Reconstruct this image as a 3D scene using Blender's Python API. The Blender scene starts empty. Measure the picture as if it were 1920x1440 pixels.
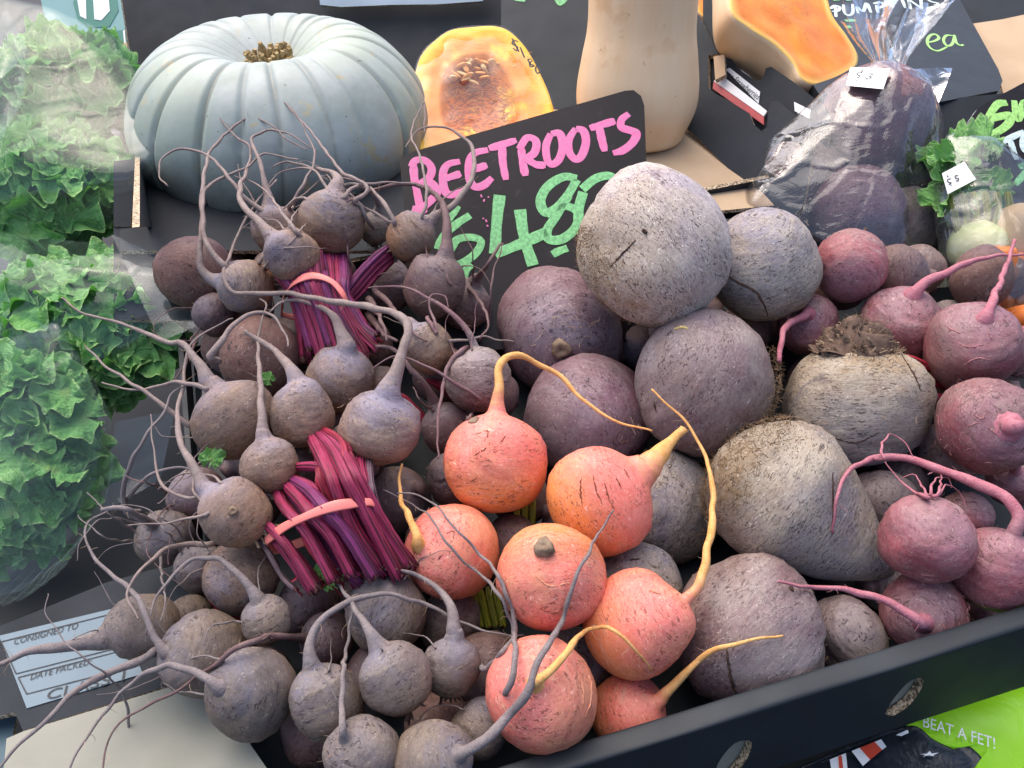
import bpy, bmesh, math, random
import numpy as np
from mathutils import Vector, Matrix, Quaternion, geometry as mg
from mathutils.bvhtree import BVHTree

S = bpy.context.scene
COL = S.collection
rng = np.random.default_rng(11)
random.seed(11)

# ------------------------------------------------------------------ camera, sky, sun, exposure
W0, H0, F = 1920.0, 1440.0, 1600.0          # photograph size, focal length in its pixels
PITCH = math.radians(34.0)
CAM = np.array([0.0, 0.0, 0.66])
RIGHT = np.array([1.0, 0, 0]); FWD = np.array([0, math.cos(PITCH), -math.sin(PITCH)]); UP = np.array([0, math.sin(PITCH), math.cos(PITCH)])
cam = bpy.data.cameras.new('camera'); co_ = bpy.data.objects.new('camera', cam); COL.objects.link(co_)
cam.sensor_width = 36.0; cam.lens = F / W0 * 36.0; cam.clip_start = 0.02; cam.clip_end = 100
co_.location = CAM; co_.rotation_euler = (math.pi/2 - PITCH, 0, 0)
S.camera = co_

SUN_EL, SUN_AZ = 66.0, -35.0                 # degrees; azimuth from +Y (away from the camera) towards +X
world = bpy.data.worlds.new('World'); S.world = world; world.use_nodes = True
wn = world.node_tree; bg = wn.nodes['Background']
sky = wn.nodes.new('ShaderNodeTexSky'); sky.sky_type = 'NISHITA'; sky.sun_disc = False
sky.sun_elevation = math.radians(SUN_EL); sky.sun_rotation = math.radians(SUN_AZ); sky.air_density = 0.7; sky.dust_density = 3.2
sky.ozone_density = 1.0
wn.links.new(sky.outputs[0], bg.inputs[0]); bg.inputs[1].default_value = 0.12
sl = bpy.data.lights.new('sun', 'SUN'); so = bpy.data.objects.new('sun', sl); COL.objects.link(so)
sl.energy = 1.05; sl.angle = math.radians(85); sl.color = (1.0, 0.92, 0.82)
az, el = math.radians(SUN_AZ), math.radians(SUN_EL)
sv = Vector((math.sin(az)*math.cos(el), math.cos(az)*math.cos(el), math.sin(el)))
so.rotation_euler = sv.to_track_quat('Z', 'Y').to_euler()
so.location = (0, 0, 3)
vs = S.view_settings
vs.view_transform = 'Standard'; vs.look = 'None'; vs.gamma = 1.0; vs.use_curve_mapping = False
vs.exposure = 1.68
S.cycles.max_bounces = 10; S.cycles.transparent_max_bounces = 24; S.cycles.caustics_reflective = False; S.cycles.caustics_refractive = False
S.cycles.use_denoising = True

# ------------------------------------------------------------------ geometry helpers
def P(u, v, d):
    "world point seen at photograph pixel (u,v) at view depth d"
    return CAM + d*(FWD + (u-W0/2)/F*RIGHT - (v-H0/2)/F*UP)
def proj(p):
    q = np.asarray(p) - CAM; d = q @ FWD
    return W0/2 + (q @ RIGHT)/d*F, H0/2 - (q @ UP)/d*F, d
def D(v):
    "view depth of the sloping surface of the heap"
    return 1.0/(1.176 + 0.000527*(v-400))
def camvec(x, y, z):
    a = x*RIGHT + y*UP - z*FWD
    return a/np.linalg.norm(a)
def unit(a):
    a = np.asarray(a, float); return a/(np.linalg.norm(a)+1e-12)

class Plane:
    def __init__(s, *pts):
        a, b, c = [P(*p) for p in pts]
        s.o = a; n = unit(np.cross(b-a, c-a))
        if n @ (CAM-a) < 0: n = -n
        s.n = n
    def hit(s, u, v, off=0.0):
        r = FWD + (u-W0/2)/F*RIGHT - (v-H0/2)/F*UP
        t = ((s.o + s.n*off - CAM) @ s.n)/(r @ s.n)
        return CAM + t*r

class WaveNoise:
    def __init__(s, seed, freq, n=14):
        r = np.random.default_rng(seed)
        k = r.normal(size=(n, 3)); k /= np.linalg.norm(k, axis=1)[:, None]
        s.k = k*freq*(0.6+0.9*r.random((n, 1))); s.p = r.random(n)*6.28; s.n = n
    def __call__(s, X):
        return np.sin(np.asarray(X) @ s.k.T + s.p).sum(-1)/math.sqrt(s.n)

def link(o, parent=None):
    COL.objects.link(o)
    if parent is not None:
        bpy_parent(o, parent)
    return o
PINV = {}
def bpy_parent(o, parent):
    o.parent = parent
    o.matrix_parent_inverse = PINV.get(parent.name, Matrix.Identity(4))
def tag(o, label, cat, group=None, kind=None):
    if label: o['label'] = label
    if cat: o['category'] = cat
    if group: o['group'] = group
    if kind: o['kind'] = kind
    return o
def mesh_from(name, V, Fs, mats, smooth=True, fm=None, uv=None, attrs=None):
    me = bpy.data.meshes.new(name)
    me.from_pydata([tuple(map(float, v)) for v in V], [], Fs)
    for m in (mats if isinstance(mats, (list, tuple)) else [mats]): me.materials.append(m)
    if smooth: me.polygons.foreach_set('use_smooth', [True]*len(me.polygons))
    if fm is not None: me.polygons.foreach_set('material_index', fm)
    if uv is not None:
        l = me.uv_layers.new(name='UVMap'); li = np.zeros(len(me.loops), np.int32); me.loops.foreach_get('vertex_index', li)
        l.data.foreach_set('uv', np.asarray(uv, np.float32)[li].ravel())
    if attrs:
        for k, a in attrs.items():
            at = me.attributes.new(k, 'FLOAT', 'POINT'); at.data.foreach_set('value', np.asarray(a, np.float32))
    me.update()
    return me
def obj(name, me, parent=None, M=None):
    o = bpy.data.objects.new(name, me)
    if M is not None: o.matrix_world = M
    COL.objects.link(o)
    if parent is not None:
        bpy_parent(o, parent)
    if M is not None: PINV[o.name] = M.inverted()
    return o
def empty(name, loc):
    o = bpy.data.objects.new(name, None); o.empty_display_size = .02
    M = Matrix.Translation(Vector(tuple(map(float, loc)))); o.matrix_world = M
    COL.objects.link(o); PINV[o.name] = M.inverted()
    return o
def frame_matrix(z, c, hint=(0.3, 0.2, 0.9)):
    z = unit(z); x = np.cross(hint, z)
    if np.linalg.norm(x) < 1e-3: x = np.cross((1, 0, 0), z)
    x = unit(x); y = np.cross(z, x)
    M = Matrix.Identity(4)
    for i in range(3):
        M[i][0], M[i][1], M[i][2], M[i][3] = x[i], y[i], z[i], c[i]
    return M
def catmull(pts, n):
    p = np.asarray(pts, float)
    if len(p) == 2: return p[0] + (p[1]-p[0])*np.linspace(0, 1, n)[:, None]
    p = np.vstack([2*p[0]-p[1], p, 2*p[-1]-p[-2]])
    seg = len(p)-3
    L = np.linalg.norm(np.diff(p[1:-1], axis=0), axis=1)**0.5; cum = np.concatenate([[0], np.cumsum(L)])
    T = np.linspace(0, cum[-1]-1e-9, n); out = []
    for t in T:
        i = min(int(np.searchsorted(cum, t, side='right')-1), seg-1); f = (t-cum[i])/L[i]
        a, b, c, d = p[i:i+4]
        out.append(.5*((2*b)+(-a+c)*f+(2*a-5*b+4*c-d)*f*f+(-a+3*b-3*c+d)*f**3))
    return np.array(out)
def frames(p):
    t = np.gradient(p, axis=0); t /= np.linalg.norm(t, axis=1)[:, None]+1e-12
    a = np.cross(t[0], (0.21, 0.47, 0.85)); a = unit(a); A = []
    for i in range(len(p)):
        a = a - t[i]*(a @ t[i]); a = unit(a); A.append(a)
    A = np.array(A); B = np.cross(t, A)
    return t, A, B
def tube_data(p, r, sides=8, rib=None, ell=(1, 1), up=None, cap=True, base=0):
    p = np.asarray(p); n = len(p); r = np.broadcast_to(np.asarray(r, float), (n,))
    t, A, B = frames(p)
    if up is not None:
        u = np.asarray(up, float); A = np.cross(u, t); A /= np.linalg.norm(A, axis=1)[:, None]+1e-9; B = np.cross(t, A)
    th = np.linspace(0, 2*math.pi, sides, endpoint=False)
    rr = 1.0 if rib is None else rib(th)
    ca, sa = np.cos(th)*rr*ell[0], np.sin(th)*rr*ell[1]
    V = p[:, None, :] + r[:, None, None]*(ca[None, :, None]*A[:, None, :] + sa[None, :, None]*B[:, None, :])
    V = V.reshape(-1, 3); Fs = []
    for i in range(n-1):
        for j in range(sides):
            k = (j+1) % sides
            Fs.append((base+i*sides+j, base+i*sides+k, base+(i+1)*sides+k, base+(i+1)*sides+j))
    uv = np.stack([np.tile(th/(2*math.pi), n), np.repeat(np.linspace(0, 1, n), sides)], 1)
    if cap:
        Fs.append(tuple(base+j for j in reversed(range(sides)))); Fs.append(tuple(base+(n-1)*sides+j for j in range(sides)))
    return V, Fs, uv
def join_data(parts):
    V, Fs, b = [], [], 0
    for v, f in parts:
        V.append(v); Fs += [tuple(i+b for i in q) for q in f]; b += len(v)
    return np.vstack(V), Fs

# ------------------------------------------------------------------ material helpers
def lin(h, k=1.0):
    h = h.lstrip('#'); c = [int(h[i:i+2], 16)/255 for i in (0, 2, 4)]
    return tuple(k*((x/12.92) if x <= .04045 else ((x+.055)/1.055)**2.4) for x in c)+(1.0,)
class NT:
    def __init__(s, name):
        s.m = bpy.data.materials.new(name); s.m.use_nodes = True; s.t = s.m.node_tree
        s.b = s.t.nodes['Principled BSDF']; s.out = s.t.nodes['Material Output']
    def n(s, typ, ins=None, **kw):
        x = s.t.nodes.new('ShaderNode'+typ)
        for k, v in kw.items(): setattr(x, k, v)
        for k, v in (ins or {}).items(): s.set(x.inputs[k], v)
        return x
    def set(s, sock, v):
        if hasattr(v, 'links') and hasattr(v, 'is_output'): s.t.links.new(v, sock)
        else: sock.default_value = v
    def bs(s, **k):
        for a, v in k.items(): s.set(s.b.inputs[a.replace('_', ' ')], v)
    def noise(s, vec, scale, detail=4, rough=.55, dist=0.0):
        x = s.n('TexNoise', {'Scale': scale, 'Detail': detail, 'Roughness': rough, 'Distortion': dist})
        if vec is not None: s.set(x.inputs['Vector'], vec)
        return x.outputs['Fac']
    def ramp(s, fac, a, b, ca=(0, 0, 0, 1), cb=(1, 1, 1, 1), interp='LINEAR'):
        x = s.n('ValToRGB'); x.color_ramp.interpolation = interp
        x.color_ramp.elements[0].position = a; x.color_ramp.elements[1].position = b
        x.color_ramp.elements[0].color = ca; x.color_ramp.elements[1].color = cb
        s.set(x.inputs[0], fac); return x.outputs[0]
    def mix(s, f, a, b, mode='MIX'):
        x = s.n('Mix', data_type='RGBA', blend_type=mode)
        s.set(x.inputs[0], f); s.set(x.inputs[6], a); s.set(x.inputs[7], b); return x.outputs[2]
    def math(s, op, a, b=0.0):
        x = s.n('Math', operation=op); s.set(x.inputs[0], a); s.set(x.inputs[1], b); return x.outputs[0]
    def vscale(s, vec, sc):
        x = s.n('VectorMath', operation='MULTIPLY'); s.set(x.inputs[0], vec); x.inputs[1].default_value = sc; return x.outputs[0]
    def co(s, jitter=True):
        tc = s.n('TexCoord').outputs['Object']
        if not jitter: return tc
        oi = s.n('ObjectInfo').outputs['Random']
        c = s.n('CombineXYZ'); k = s.math('MULTIPLY', oi, 3.7)
        for i in range(3): s.set(c.inputs[i], k)
        a = s.n('VectorMath', operation='ADD'); s.set(a.inputs[0], tc); s.set(a.inputs[1], c.outputs[0]); return a.outputs[0]
    def attr(s, name): return s.n('Attribute', attribute_name=name).outputs['Fac']
    def bump(s, h, strength=.5, dist=.001, prev=None):
        x = s.n('Bump', {'Height': h, 'Strength': strength, 'Distance': dist})
        if prev is not None: s.set(x.inputs['Normal'], prev)
        return x.outputs[0]

def simple_mat(name, col, col2=None, scale=60, rough=.6, bump=.25, bscale=500, bd=.0006, spec=.4, **kw):
    m = NT(name); c = m.co()
    base = m.mix(m.ramp(m.noise(c, scale, 5), .3, .7), col, col2 or tuple(x*.75 for x in col[:3])+(1,))
    m.bs(Base_Color=base, Roughness=rough, Specular_IOR_Level=spec)
    if bump: m.bs(Normal=m.bump(m.noise(c, bscale, 5), bump, bd))
    for k, v in kw.items(): m.bs(**{k: v})
    return m.m

ROOTC = {'dusty': ('7d6c68', '94847c'), 'shaded': ('61494a', '76605c'), 'ash': ('6f6464', '847a77'), 'soil': ('8c7f72', 'a29580'), 'stone': ('8c7f72', 'a29580'), 'purple': ('6f4b52', '806a68'), 'red': ('a05a66', 'b27880'), 'orange': ('cf9350', 'dfae70')}
def beet_mat(name, skin, skin2, dirt, crown, tip, dirt_amt, fleck, fleck_amt, rough=.62, spec=.35, ring=.5, bump=.5, soil=.78):
    m = NT(name); c = m.co(); t = m.attr('axis_t'); neck_a, neck_b = [lin(x) for x in ROOTC[name.split('_')[0]]]
    n1 = m.noise(c, 38, 6, .6)
    col = m.mix(m.ramp(n1, .32, .68), skin, skin2)
    # crown end and tail end of the root have colours of their own
    tn = m.math('ADD', t, m.math('MULTIPLY', m.math('SUBTRACT', m.noise(c, 50, 4), .5), .5))
    col = m.mix(m.ramp(tn, .14, .60, (1, 1, 1, 1), (0, 0, 0, 1)), col, crown)
    col = m.mix(m.ramp(tn, .66, .98), col, tip)
    # dried soil in patches and in rings around the root
    ringv = m.vscale(c, (1, 1, 5))
    n2 = m.noise(ringv, 55, 7, .68)
    n2b = m.noise(c, 22, 5, .6)
    dm = m.math('ADD', m.math('MULTIPLY', n2, ring), m.math('MULTIPLY', n2b, 1-ring))
    col = m.mix(m.ramp(dm, .62-dirt_amt*.3, .70-dirt_amt*.12), col, dirt)
    big = m.noise(c, 13, 5, .65, .6)
    col = m.mix(m.ramp(big, .46, .66, (0, 0, 0, 1), (soil, soil, soil, 1)), col, m.mix(.5, dirt, crown))
    col = m.mix(m.ramp(m.noise(c, 17, 5, .7, .8), .56, .70, (0, 0, 0, 1), (soil*.9, soil*.9, soil*.9, 1)), col, tuple(x*.55 for x in skin[:3])+(1,))
    hv = m.n('HueSaturation', {'Value': m.math('ADD', .86, m.math('MULTIPLY', m.n('ObjectInfo').outputs['Random'], .22))}); m.set(hv.inputs['Color'], col); col = hv.outputs[0]
    fine = m.noise(c, 360, 5, .75)
    col = m.mix(m.ramp(fine, .40, .80, (0, 0, 0, 1), (.30, .30, .30, 1)), col, tuple(min(1, x*1.7+.03) for x in dirt[:3])+(1,))
    # short scratches and flecks
    fl = m.noise(m.vscale(c, (1, 1, 3.2)), 190, 3, .62, 1.2)
    f1 = m.ramp(fl, .575, .615)
    mask = m.ramp(m.noise(c, 34, 4), .38, .56)
    ff = m.math('MULTIPLY', m.math('MULTIPLY', f1, mask), fleck_amt)
    col = m.mix(ff, col, fleck)
    fl2 = m.noise(m.vscale(c, (2.4, .8, 2.8)), 150, 3, .6, 1.8)
    f2 = m.math('MULTIPLY', m.ramp(fl2, .635, .665), fleck_amt*.8)
    col = m.mix(f2, col, tuple(min(1, x*1.7+.07) for x in dirt[:3])+(1,))
    nt_ = m.math('ADD', m.attr('neck_t'), m.math('MULTIPLY', m.math('SUBTRACT', n2, .5), 1.1))
    col = m.mix(m.ramp(nt_, .10, .75), col, m.mix(m.ramp(fine, .3, .7), neck_a, neck_b))
    m.bs(Base_Color=col, Specular_IOR_Level=spec, Roughness=m.ramp(n2b, .2, .8, (rough-.1,)*3+(1,), (rough+.12,)*3+(1,)))
    b1 = m.bump(fine, bump*.55, .0007)
    b2 = m.bump(m.math('SUBTRACT', n2, m.math('MULTIPLY', f1, .5)), bump, .0013, b1)
    m.bs(Normal=b2)
    return m.m
BM = {
 'dusty': beet_mat('dusty_beet_skin', lin('6a5651'), lin('7a6864'), lin('8f7b68'), lin('8f6547'), lin('7c7685'), .42, lin('3f332f'), .75, .66, .3),
 'dark': beet_mat('shaded_purple_skin', lin('5c4248'), lin('6a5254'), lin('6f5f55'), lin('6b4a42'), lin('6f646c'), .35, lin('2c2022'), .8, .62, .3),
 'ash': beet_mat('ash_grey_skin', lin('5f524f'), lin('6c6162'), lin('776a5c'), lin('6c5846'), lin('6f6a74'), .40, lin('34292a'), .8, .66, .3),
 'grey': beet_mat('soil_grey_skin', lin('8c7b80'), lin('a39699'), lin('c1b5a9'), lin('a18a6b'), lin('a1969d'), .58, lin('433532'), .88, .72, .3, .35, .8),
 'stone': beet_mat('stone_grey_skin', lin('786f74'), lin('8c8480'), lin('9f9485'), lin('856f53'), lin('7f7987'), .58, lin('473c36'), .88, .72, .3, .35, .8),
 'purple': beet_mat('purple_skin', lin('684a4e'), lin('735f63'), lin('8b7d76'), lin('664a43'), lin('7c7277'), .62, lin('362529'), .85, .55, .4, .35, .6),
 'plum': beet_mat('purple_red_skin', lin('6d3f4a'), lin('775562'), lin('8c7a7a'), lin('6a3c40'), lin('7d7078'), .34, lin('33222a'), .88, .52, .42, .35, .6),
 'red': beet_mat('red_skin', lin('803941'), lin('964b52'), lin('8c7670'), lin('784948'), lin('845963'), .36, lin('422525'), .75, .5, .45, .4, .55),
 'orange': beet_mat('orange_skin', lin('d7624d'), lin('e27c6d'), lin('c7927e'), lin('df8740'), lin('df766d'), .26, lin('773d2d'), .8, .48, .42, .55, .4),
}
def root_mat(name, a, b, fl, streak=.6):
    m = NT(name); c = m.co(); uv = m.n('UVMap').outputs[0]
    n1 = m.noise(c, 130, 5, .65)
    col = m.mix(m.ramp(n1, .3, .7), a, b)
    n2 = m.noise(m.vscale(uv, (3, 60, 1)), 2.2, 4, .6)
    col = m.mix(m.math('MULTIPLY', m.ramp(n2, .58, .66), streak), col, fl)
    m.bs(Base_Color=col, Roughness=.72, Specular_IOR_Level=.25, Normal=m.bump(m.math('ADD', n2, m.noise(c, 600, 4)), .6, .0009))
    return m.m
RM = {
 'dusty': root_mat('dusty_root', lin('7d6c68'), lin('94847c'), lin('4a3a35')),
 'dark': root_mat('dark_root', lin('61494a'), lin('76605c'), lin('3a2a2a')),
 'ash': root_mat('ash_root', lin('6f6464'), lin('847a77'), lin('3f3534')),
 'grey': root_mat('grey_root', lin('8c7f72'), lin('a29580'), lin('4c3f36')),
 'purple': root_mat('purple_root', lin('6f4b52'), lin('806a68'), lin('3c2c2c')),
 'red': root_mat('pink_root', lin('a05a66'), lin('b27880'), lin('6b3c40')),
 'orange': root_mat('amber_root', lin('cf9350'), lin('dfae70'), lin('8c5a2c'), .5),
}
RM['stone'] = RM['grey']; RM['plum'] = RM['purple']
M_CROWN = simple_mat('dry_crown', lin('6a5445'), lin('3d2c26'), 120, .85, .6, 700)
M_CROWNL = simple_mat('dry_crown_pale', lin('98826a'), lin('5c4637'), 120, .85, .6, 700)
M_FIBRE = simple_mat('root_fibre', lin('8a7052'), lin('55402f'), 150, .85, 0)
M_FIBREL = simple_mat('pale_root_fibre', lin('b79d86'), lin('8f735f'), 150, .8, 0)
M_FIBRER = simple_mat('red_root_fibre', lin('b07878'), lin('8c5a58'), 150, .8, 0)
def stem_mat(name, a, b, line, pale):
    m = NT(name); uv = m.n('UVMap').outputs[0]; c = m.co()
    oi = m.n('ObjectInfo').outputs['Random']
    st = m.noise(m.vscale(uv, (9, .8, 1)), 2.0, 4, .6)
    col = m.mix(m.ramp(m.noise(c, 45, 3), .3, .7), a, b)
    col = m.mix(m.math('MULTIPLY', oi, .16), col, lin('5a2f63'))
    col = m.mix(m.ramp(st, .49, .56), col, line)
    col = m.mix(m.ramp(m.noise(m.vscale(uv, (14, 1.2, 1)), 1.7, 3), .62, .7, (0, 0, 0, 1), (.55, .55, .55, 1)), col, pale)
    m.bs(Base_Color=col, Roughness=.52, Specular_IOR_Level=.35, Normal=m.bump(st, .8, .0016))
    return m.m
M_STEM = stem_mat('magenta_stem', lin('861838'), lin('9a3054'), lin('3f0c18'), lin('b5647e'))
M_STEMP = stem_mat('purple_stem', lin('6c2048'), lin('7d2f66'), lin('3a1626'), lin('a8718f'))
M_STEMG = stem_mat('withered_stem', lin('5a4a4e'), lin('6d565c'), lin('2a2024'), lin('8f8488'))
M_STEMR = stem_mat('dark_red_stem', lin('8a1226'), lin('a02434'), lin('420a14'), lin('b45860'))
M_STEMY = stem_mat('yellow_stem', lin('a8a02c'), lin('8a9a30'), lin('5c6414'), lin('d0cc70'))
M_CUT = simple_mat('stem_cut_end', lin('a5836a'), lin('6b2c38'), 300, .7, .5, 900)
m_ = NT('rubber_band_salmon'); m_.bs(Base_Color=lin('e98076'), Roughness=.45, Specular_IOR_Level=.4, Normal=m_.bump(m_.noise(m_.co(), 300, 3), .2, .0004)); M_BAND = m_.m
# ------------------------------------------------------------------ the stall: table, boxes and boards (large structure)
def slab(name, loop, n, th, mats, parent=None, holes=()):
    "flat panel: outline loop (world points), thickness th away from its normal n; mats = (front, back, edge)"
    bm = bmesh.new(); loops = []
    for L in [loop]+list(holes):
        vs = [bm.verts.new(tuple(p)) for p in L]; es = [bm.edges.new((vs[i], vs[(i+1) % len(vs)])) for i in range(len(vs))]
        loops.append((vs, es))
    bm.verts.index_update()
    V = [np.array(v.co) for v in bm.verts]; nv = len(V)
    if holes:
        tris = mg.tessellate_polygon([[Vector(tuple(q)) for q in L] for L in [loop]+list(holes)])
    else:
        tris = [tuple(range(nv))]
    Fs = []; fm = []
    for ids in tris:
        ids = list(ids); e_ = sum((np.cross(V[ids[i]]-V[ids[0]], V[ids[(i+1) % len(ids)]]-V[ids[0]]) for i in range(1, len(ids))), np.zeros(3))
        if e_ @ n < 0: ids.reverse()
        Fs.append(tuple(ids)); fm.append(0); Fs.append(tuple(i+nv for i in reversed(ids))); fm.append(1)
    V2 = [v - n*th for v in V]
    cnt = 0
    for vs, es in loops:
        k = len(vs)
        for i in range(k):
            a, b = vs[i].index, vs[(i+1) % k].index
            Fs.append((a, b, b+nv, a+nv)); fm.append(2)
    bm.free()
    me = mesh_from(name, np.array(V+V2), Fs, list(mats), smooth=False, fm=fm)
    b2 = bmesh.new(); b2.from_mesh(me); bmesh.ops.recalc_face_normals(b2, faces=b2.faces); b2.to_mesh(me); b2.free()
    return obj(name, me, parent)
def px_slab(name, plane, pix, th, mats, parent=None, off=0.0, holes=()):
    return slab(name, [plane.hit(u, v, off) for u, v in pix], plane.n, th, mats, parent, [[plane.hit(u, v, off) for u, v in h] for h in holes])

def card_mat(name, a, b, rough, spec, grain=900, bump=.15, worn=None):
    m = NT(name); c = m.co()
    col = m.mix(m.ramp(m.noise(c, 14, 5), .3, .7), a, b)
    if worn: col = m.mix(m.ramp(m.noise(c, 160, 6, .75), .66, .74), col, worn)
    m.bs(Base_Color=col, Roughness=m.ramp(m.noise(c, 30, 4), .2, .8, (rough-.06,)*3+(1,), (rough+.08,)*3+(1,)), Specular_IOR_Level=spec,
         Normal=m.bump(m.noise(c, grain, 3), bump, .0005))
    return m.m
M_BLACK = card_mat('black_printed_card', lin('1b2024'), lin('23292e'), .52, .3)
M_BLACKM = card_mat('matt_black_card', lin('212428'), lin('2b2e33'), .75, .25, 1500, .3, lin('3d4043'))
M_TAN = card_mat('tan_card', lin('a98f72'), lin('b79e80'), .8, .2)
M_WHITEC = card_mat('greyish_white_card', lin('8b8a7e'), lin('7f7e72'), .7, .25, 900, .15, lin('a39a86'))
m_ = NT('corrugated_edge'); c_ = m_.co(False)
wv = m_.noise(m_.vscale(c_, (1, 1, 1)), 420, 3, .6)
m_.bs(Base_Color=m_.mix(m_.ramp(wv, .42, .58), lin('5d4a38'), lin('cdb694')), Roughness=.85, Normal=m_.bump(wv, .8, .001)); M_CORR = m_.m
m_ = NT('dark_table'); m_.bs(Base_Color=lin('161618'), Roughness=.8); M_TABLE = m_.m
M_PAINT = {}
def paint(name, h, h2):
    m = NT(name); c = m.co(); n = m.noise(m.vscale(c, (1, 1, .22)), 330, 5, .65)
    m.bs(Base_Color=m.mix(m.ramp(m.noise(c, 420, 5, .75), .66, .72), m.mix(m.ramp(n, .38, .6), lin(h), lin(h2)), lin('2a2024')), Roughness=.5, Normal=m.bump(n, .5, .0006)); return m.m
M_PINK = paint('pink_chalk_paint', 'd95f92', 'c9719c'); M_GREEN = paint('green_chalk_paint', '7cc47c', '5f9c62')
M_WHITEP = paint('white_chalk_paint', 'cfdcd8', 'a9bcb8'); M_LIME = paint('lime_chalk_paint', 'a5d873', '86b85e')
m_ = NT('black_ink'); m_.bs(Base_Color=(.012, .012, .015, 1), Roughness=.6); M_INK = m_.m
M_PAPER = simple_mat('white_sticker', lin('e9e9e6'), lin('dcdcda'), 40, .55, .1)

def stroke(plane, pts, wpx, off, thick=.00008, n=None, taper=None):
    "painted stroke: a thin raised ribbon lying on a plane, given along its centre line"
    pts = catmull([list(p)+[0] for p in pts], n or max(12, 12*len(pts)))[:, :2]
    q = np.array([plane.hit(u, v, off) for u, v in pts])
    w = wpx*np.linalg.norm(q[:, None][:, 0]-CAM, axis=1)/F*.5
    t = np.gradient(q, axis=0); t /= np.linalg.norm(t, axis=1)[:, None]+1e-12
    s = np.cross(plane.n, t); k = len(q)
    jit = 1+.07*np.sin(np.linspace(0, 1, k)*(4+5*rng.random())+rng.random()*6)+.025*np.sin(np.linspace(0, 1, k)*23+rng.random()*6)
    if taper is not None: jit = jit*np.interp(np.linspace(0, 1, k), [0, .12, .88, 1], taper)
    w = (w*jit)[:, None]
    V = np.vstack([q - s*w, q - s*w*.7 + plane.n*thick, q + s*w*.7 + plane.n*thick, q + s*w])
    Fs = []
    for r in range(3):
        for i in range(k-1): Fs.append((r*k+i, r*k+i+1, (r+1)*k+i+1, (r+1)*k+i))
    Fs.append((0, k, 2*k, 3*k)); Fs.append((k-1, 4*k-1, 3*k-1, 2*k-1))
    return V, Fs
def glyph(name, plane, strokes, wpx, mat, parent, off=.0004, taper=(.8, 1, 1, .75)):
    V, Fs = join_data([stroke(plane, s, wpx, off+i*.00016, taper=taper) for i, s in enumerate(strokes)])
    return obj(name, mesh_from(name, V, Fs, mat, smooth=False), parent)
def text_on(name, body, plane, p0, p1, hpx, mat, parent, off=.0012, slant=None):
    "printed word: baseline from pixel p0 to p1, cap height hpx, laid flat on the plane"
    cu = bpy.data.curves.new(name, 'FONT'); cu.body = body; cu.size = 1.0; cu.extrude = .0; cu.resolution_u = 3
    t = bpy.data.objects.new(name, cu); COL.objects.link(t); dg = bpy.context.evaluated_depsgraph_get(); dg.update()
    me = bpy.data.meshes.new_from_object(t.evaluated_get(dg)); bpy.data.objects.remove(t); bpy.data.curves.remove(cu)
    n = len(me.vertices); c = np.zeros(n*3); me.vertices.foreach_get('co', c); c = c.reshape(-1, 3)
    w = c[:, 0].max(); h = max(c[:, 1].max(), .5)
    a, b = plane.hit(*p0, off), plane.hit(*p1, off); x = b-a; y = unit(np.cross(plane.n, x))
    ym = np.linalg.norm(plane.hit(p0[0], p0[1], off)-plane.hit(p0[0]+(slant or 0), p0[1]-hpx, off))
    yv = y*ym
    new = a + (c[:, 0:1]/w)*x + (c[:, 1:2]/h)*yv
    me.vertices.foreach_set('co', new.ravel().astype(np.float32)); me.materials.clear(); me.materials.append(mat); me.update()
    return obj(name, me, parent)

# table under everything
V = [(-6, -3, 0), (6, -3, 0), (6, 6, 0), (-6, 6, 0)]
tag(obj('stall_table', mesh_from('stall_table', V, [(0, 1, 2, 3)], M_TABLE, False)), None, None, kind='structure')

# ---- the black box that holds the beetroots
A = P(985, 1450, .560); B = P(1925, 1158, .622)
E = unit(B-A)
hp = [P(300, 600, D(600)), P(1600, 600, D(600)), P(960, 1300, D(1300))]
hn = unit(np.cross(hp[1]-hp[0], hp[2]-hp[0])); hn = hn if hn[2] > 0 else -hn
BN = unit(hn - E*(hn @ E))                    # the box's own up
BI = unit(np.cross(BN, E)); BI = BI if BI[1] > 0 else -BI   # from the front wall into the box
def bx(e, i, n): return A + E*e + BI*i + BN*n
L0, L1 = -.22, np.linalg.norm(B-A)+.30
HF = .078; HB, WD, RT = .105, .54, .0085
crate = empty('beetroot_box', bx((L0+L1)/2, 0, -HB))
tag(crate, 'large black cardboard box with oval holes in its rim, holding all the beetroots', 'box')
ZV = np.array([0, 0, 1.0]); FN = unit(np.cross(E, ZV)); FN = FN if FN[1] < 0 else -FN    # the front wall stands upright
def fx(e, o, h): return A + E*e + FN*o + ZV*h
def on_outer(u, v):                          # pixel -> point on the outer face of the front wall
    r = FWD + (u-W0/2)/F*RIGHT - (v-H0/2)/F*UP; o = fx(0, RT, 0)
    return CAM + r*(((o-CAM) @ FN)/(r @ FN))
def oval(pts): return [on_outer(u, v) for u, v in catmull([list(p)+[0] for p in pts]+[list(pts[0])+[0]], 22)[:-1, :2]]
h1 = oval([(1660, 1338), (1672, 1315), (1700, 1282), (1722, 1271), (1732, 1275), (1724, 1298), (1702, 1325), (1674, 1342)])
h2 = oval([(1338, 1455), (1350, 1425), (1376, 1395), (1400, 1388), (1410, 1395), (1402, 1420), (1385, 1445), (1360, 1468)])
h0 = [p - E*.17 + (p-p) for p in h2]
slab('front_panel', [fx(L0, RT, -HF), fx(L1, RT, -HF), fx(L1, RT, 0), fx(L0, RT, 0)], FN, .0070, (M_BLACK, M_WHITEC, M_CORR), crate, [h1, h2])
slab('inner_panel', [fx(L0, -RT, -HF), fx(L1, -RT, -HF), fx(L1, -RT, 0), fx(L0, -RT, 0)], -FN, .0042, (M_BLACK, M_TAN, M_CORR), crate)
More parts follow.
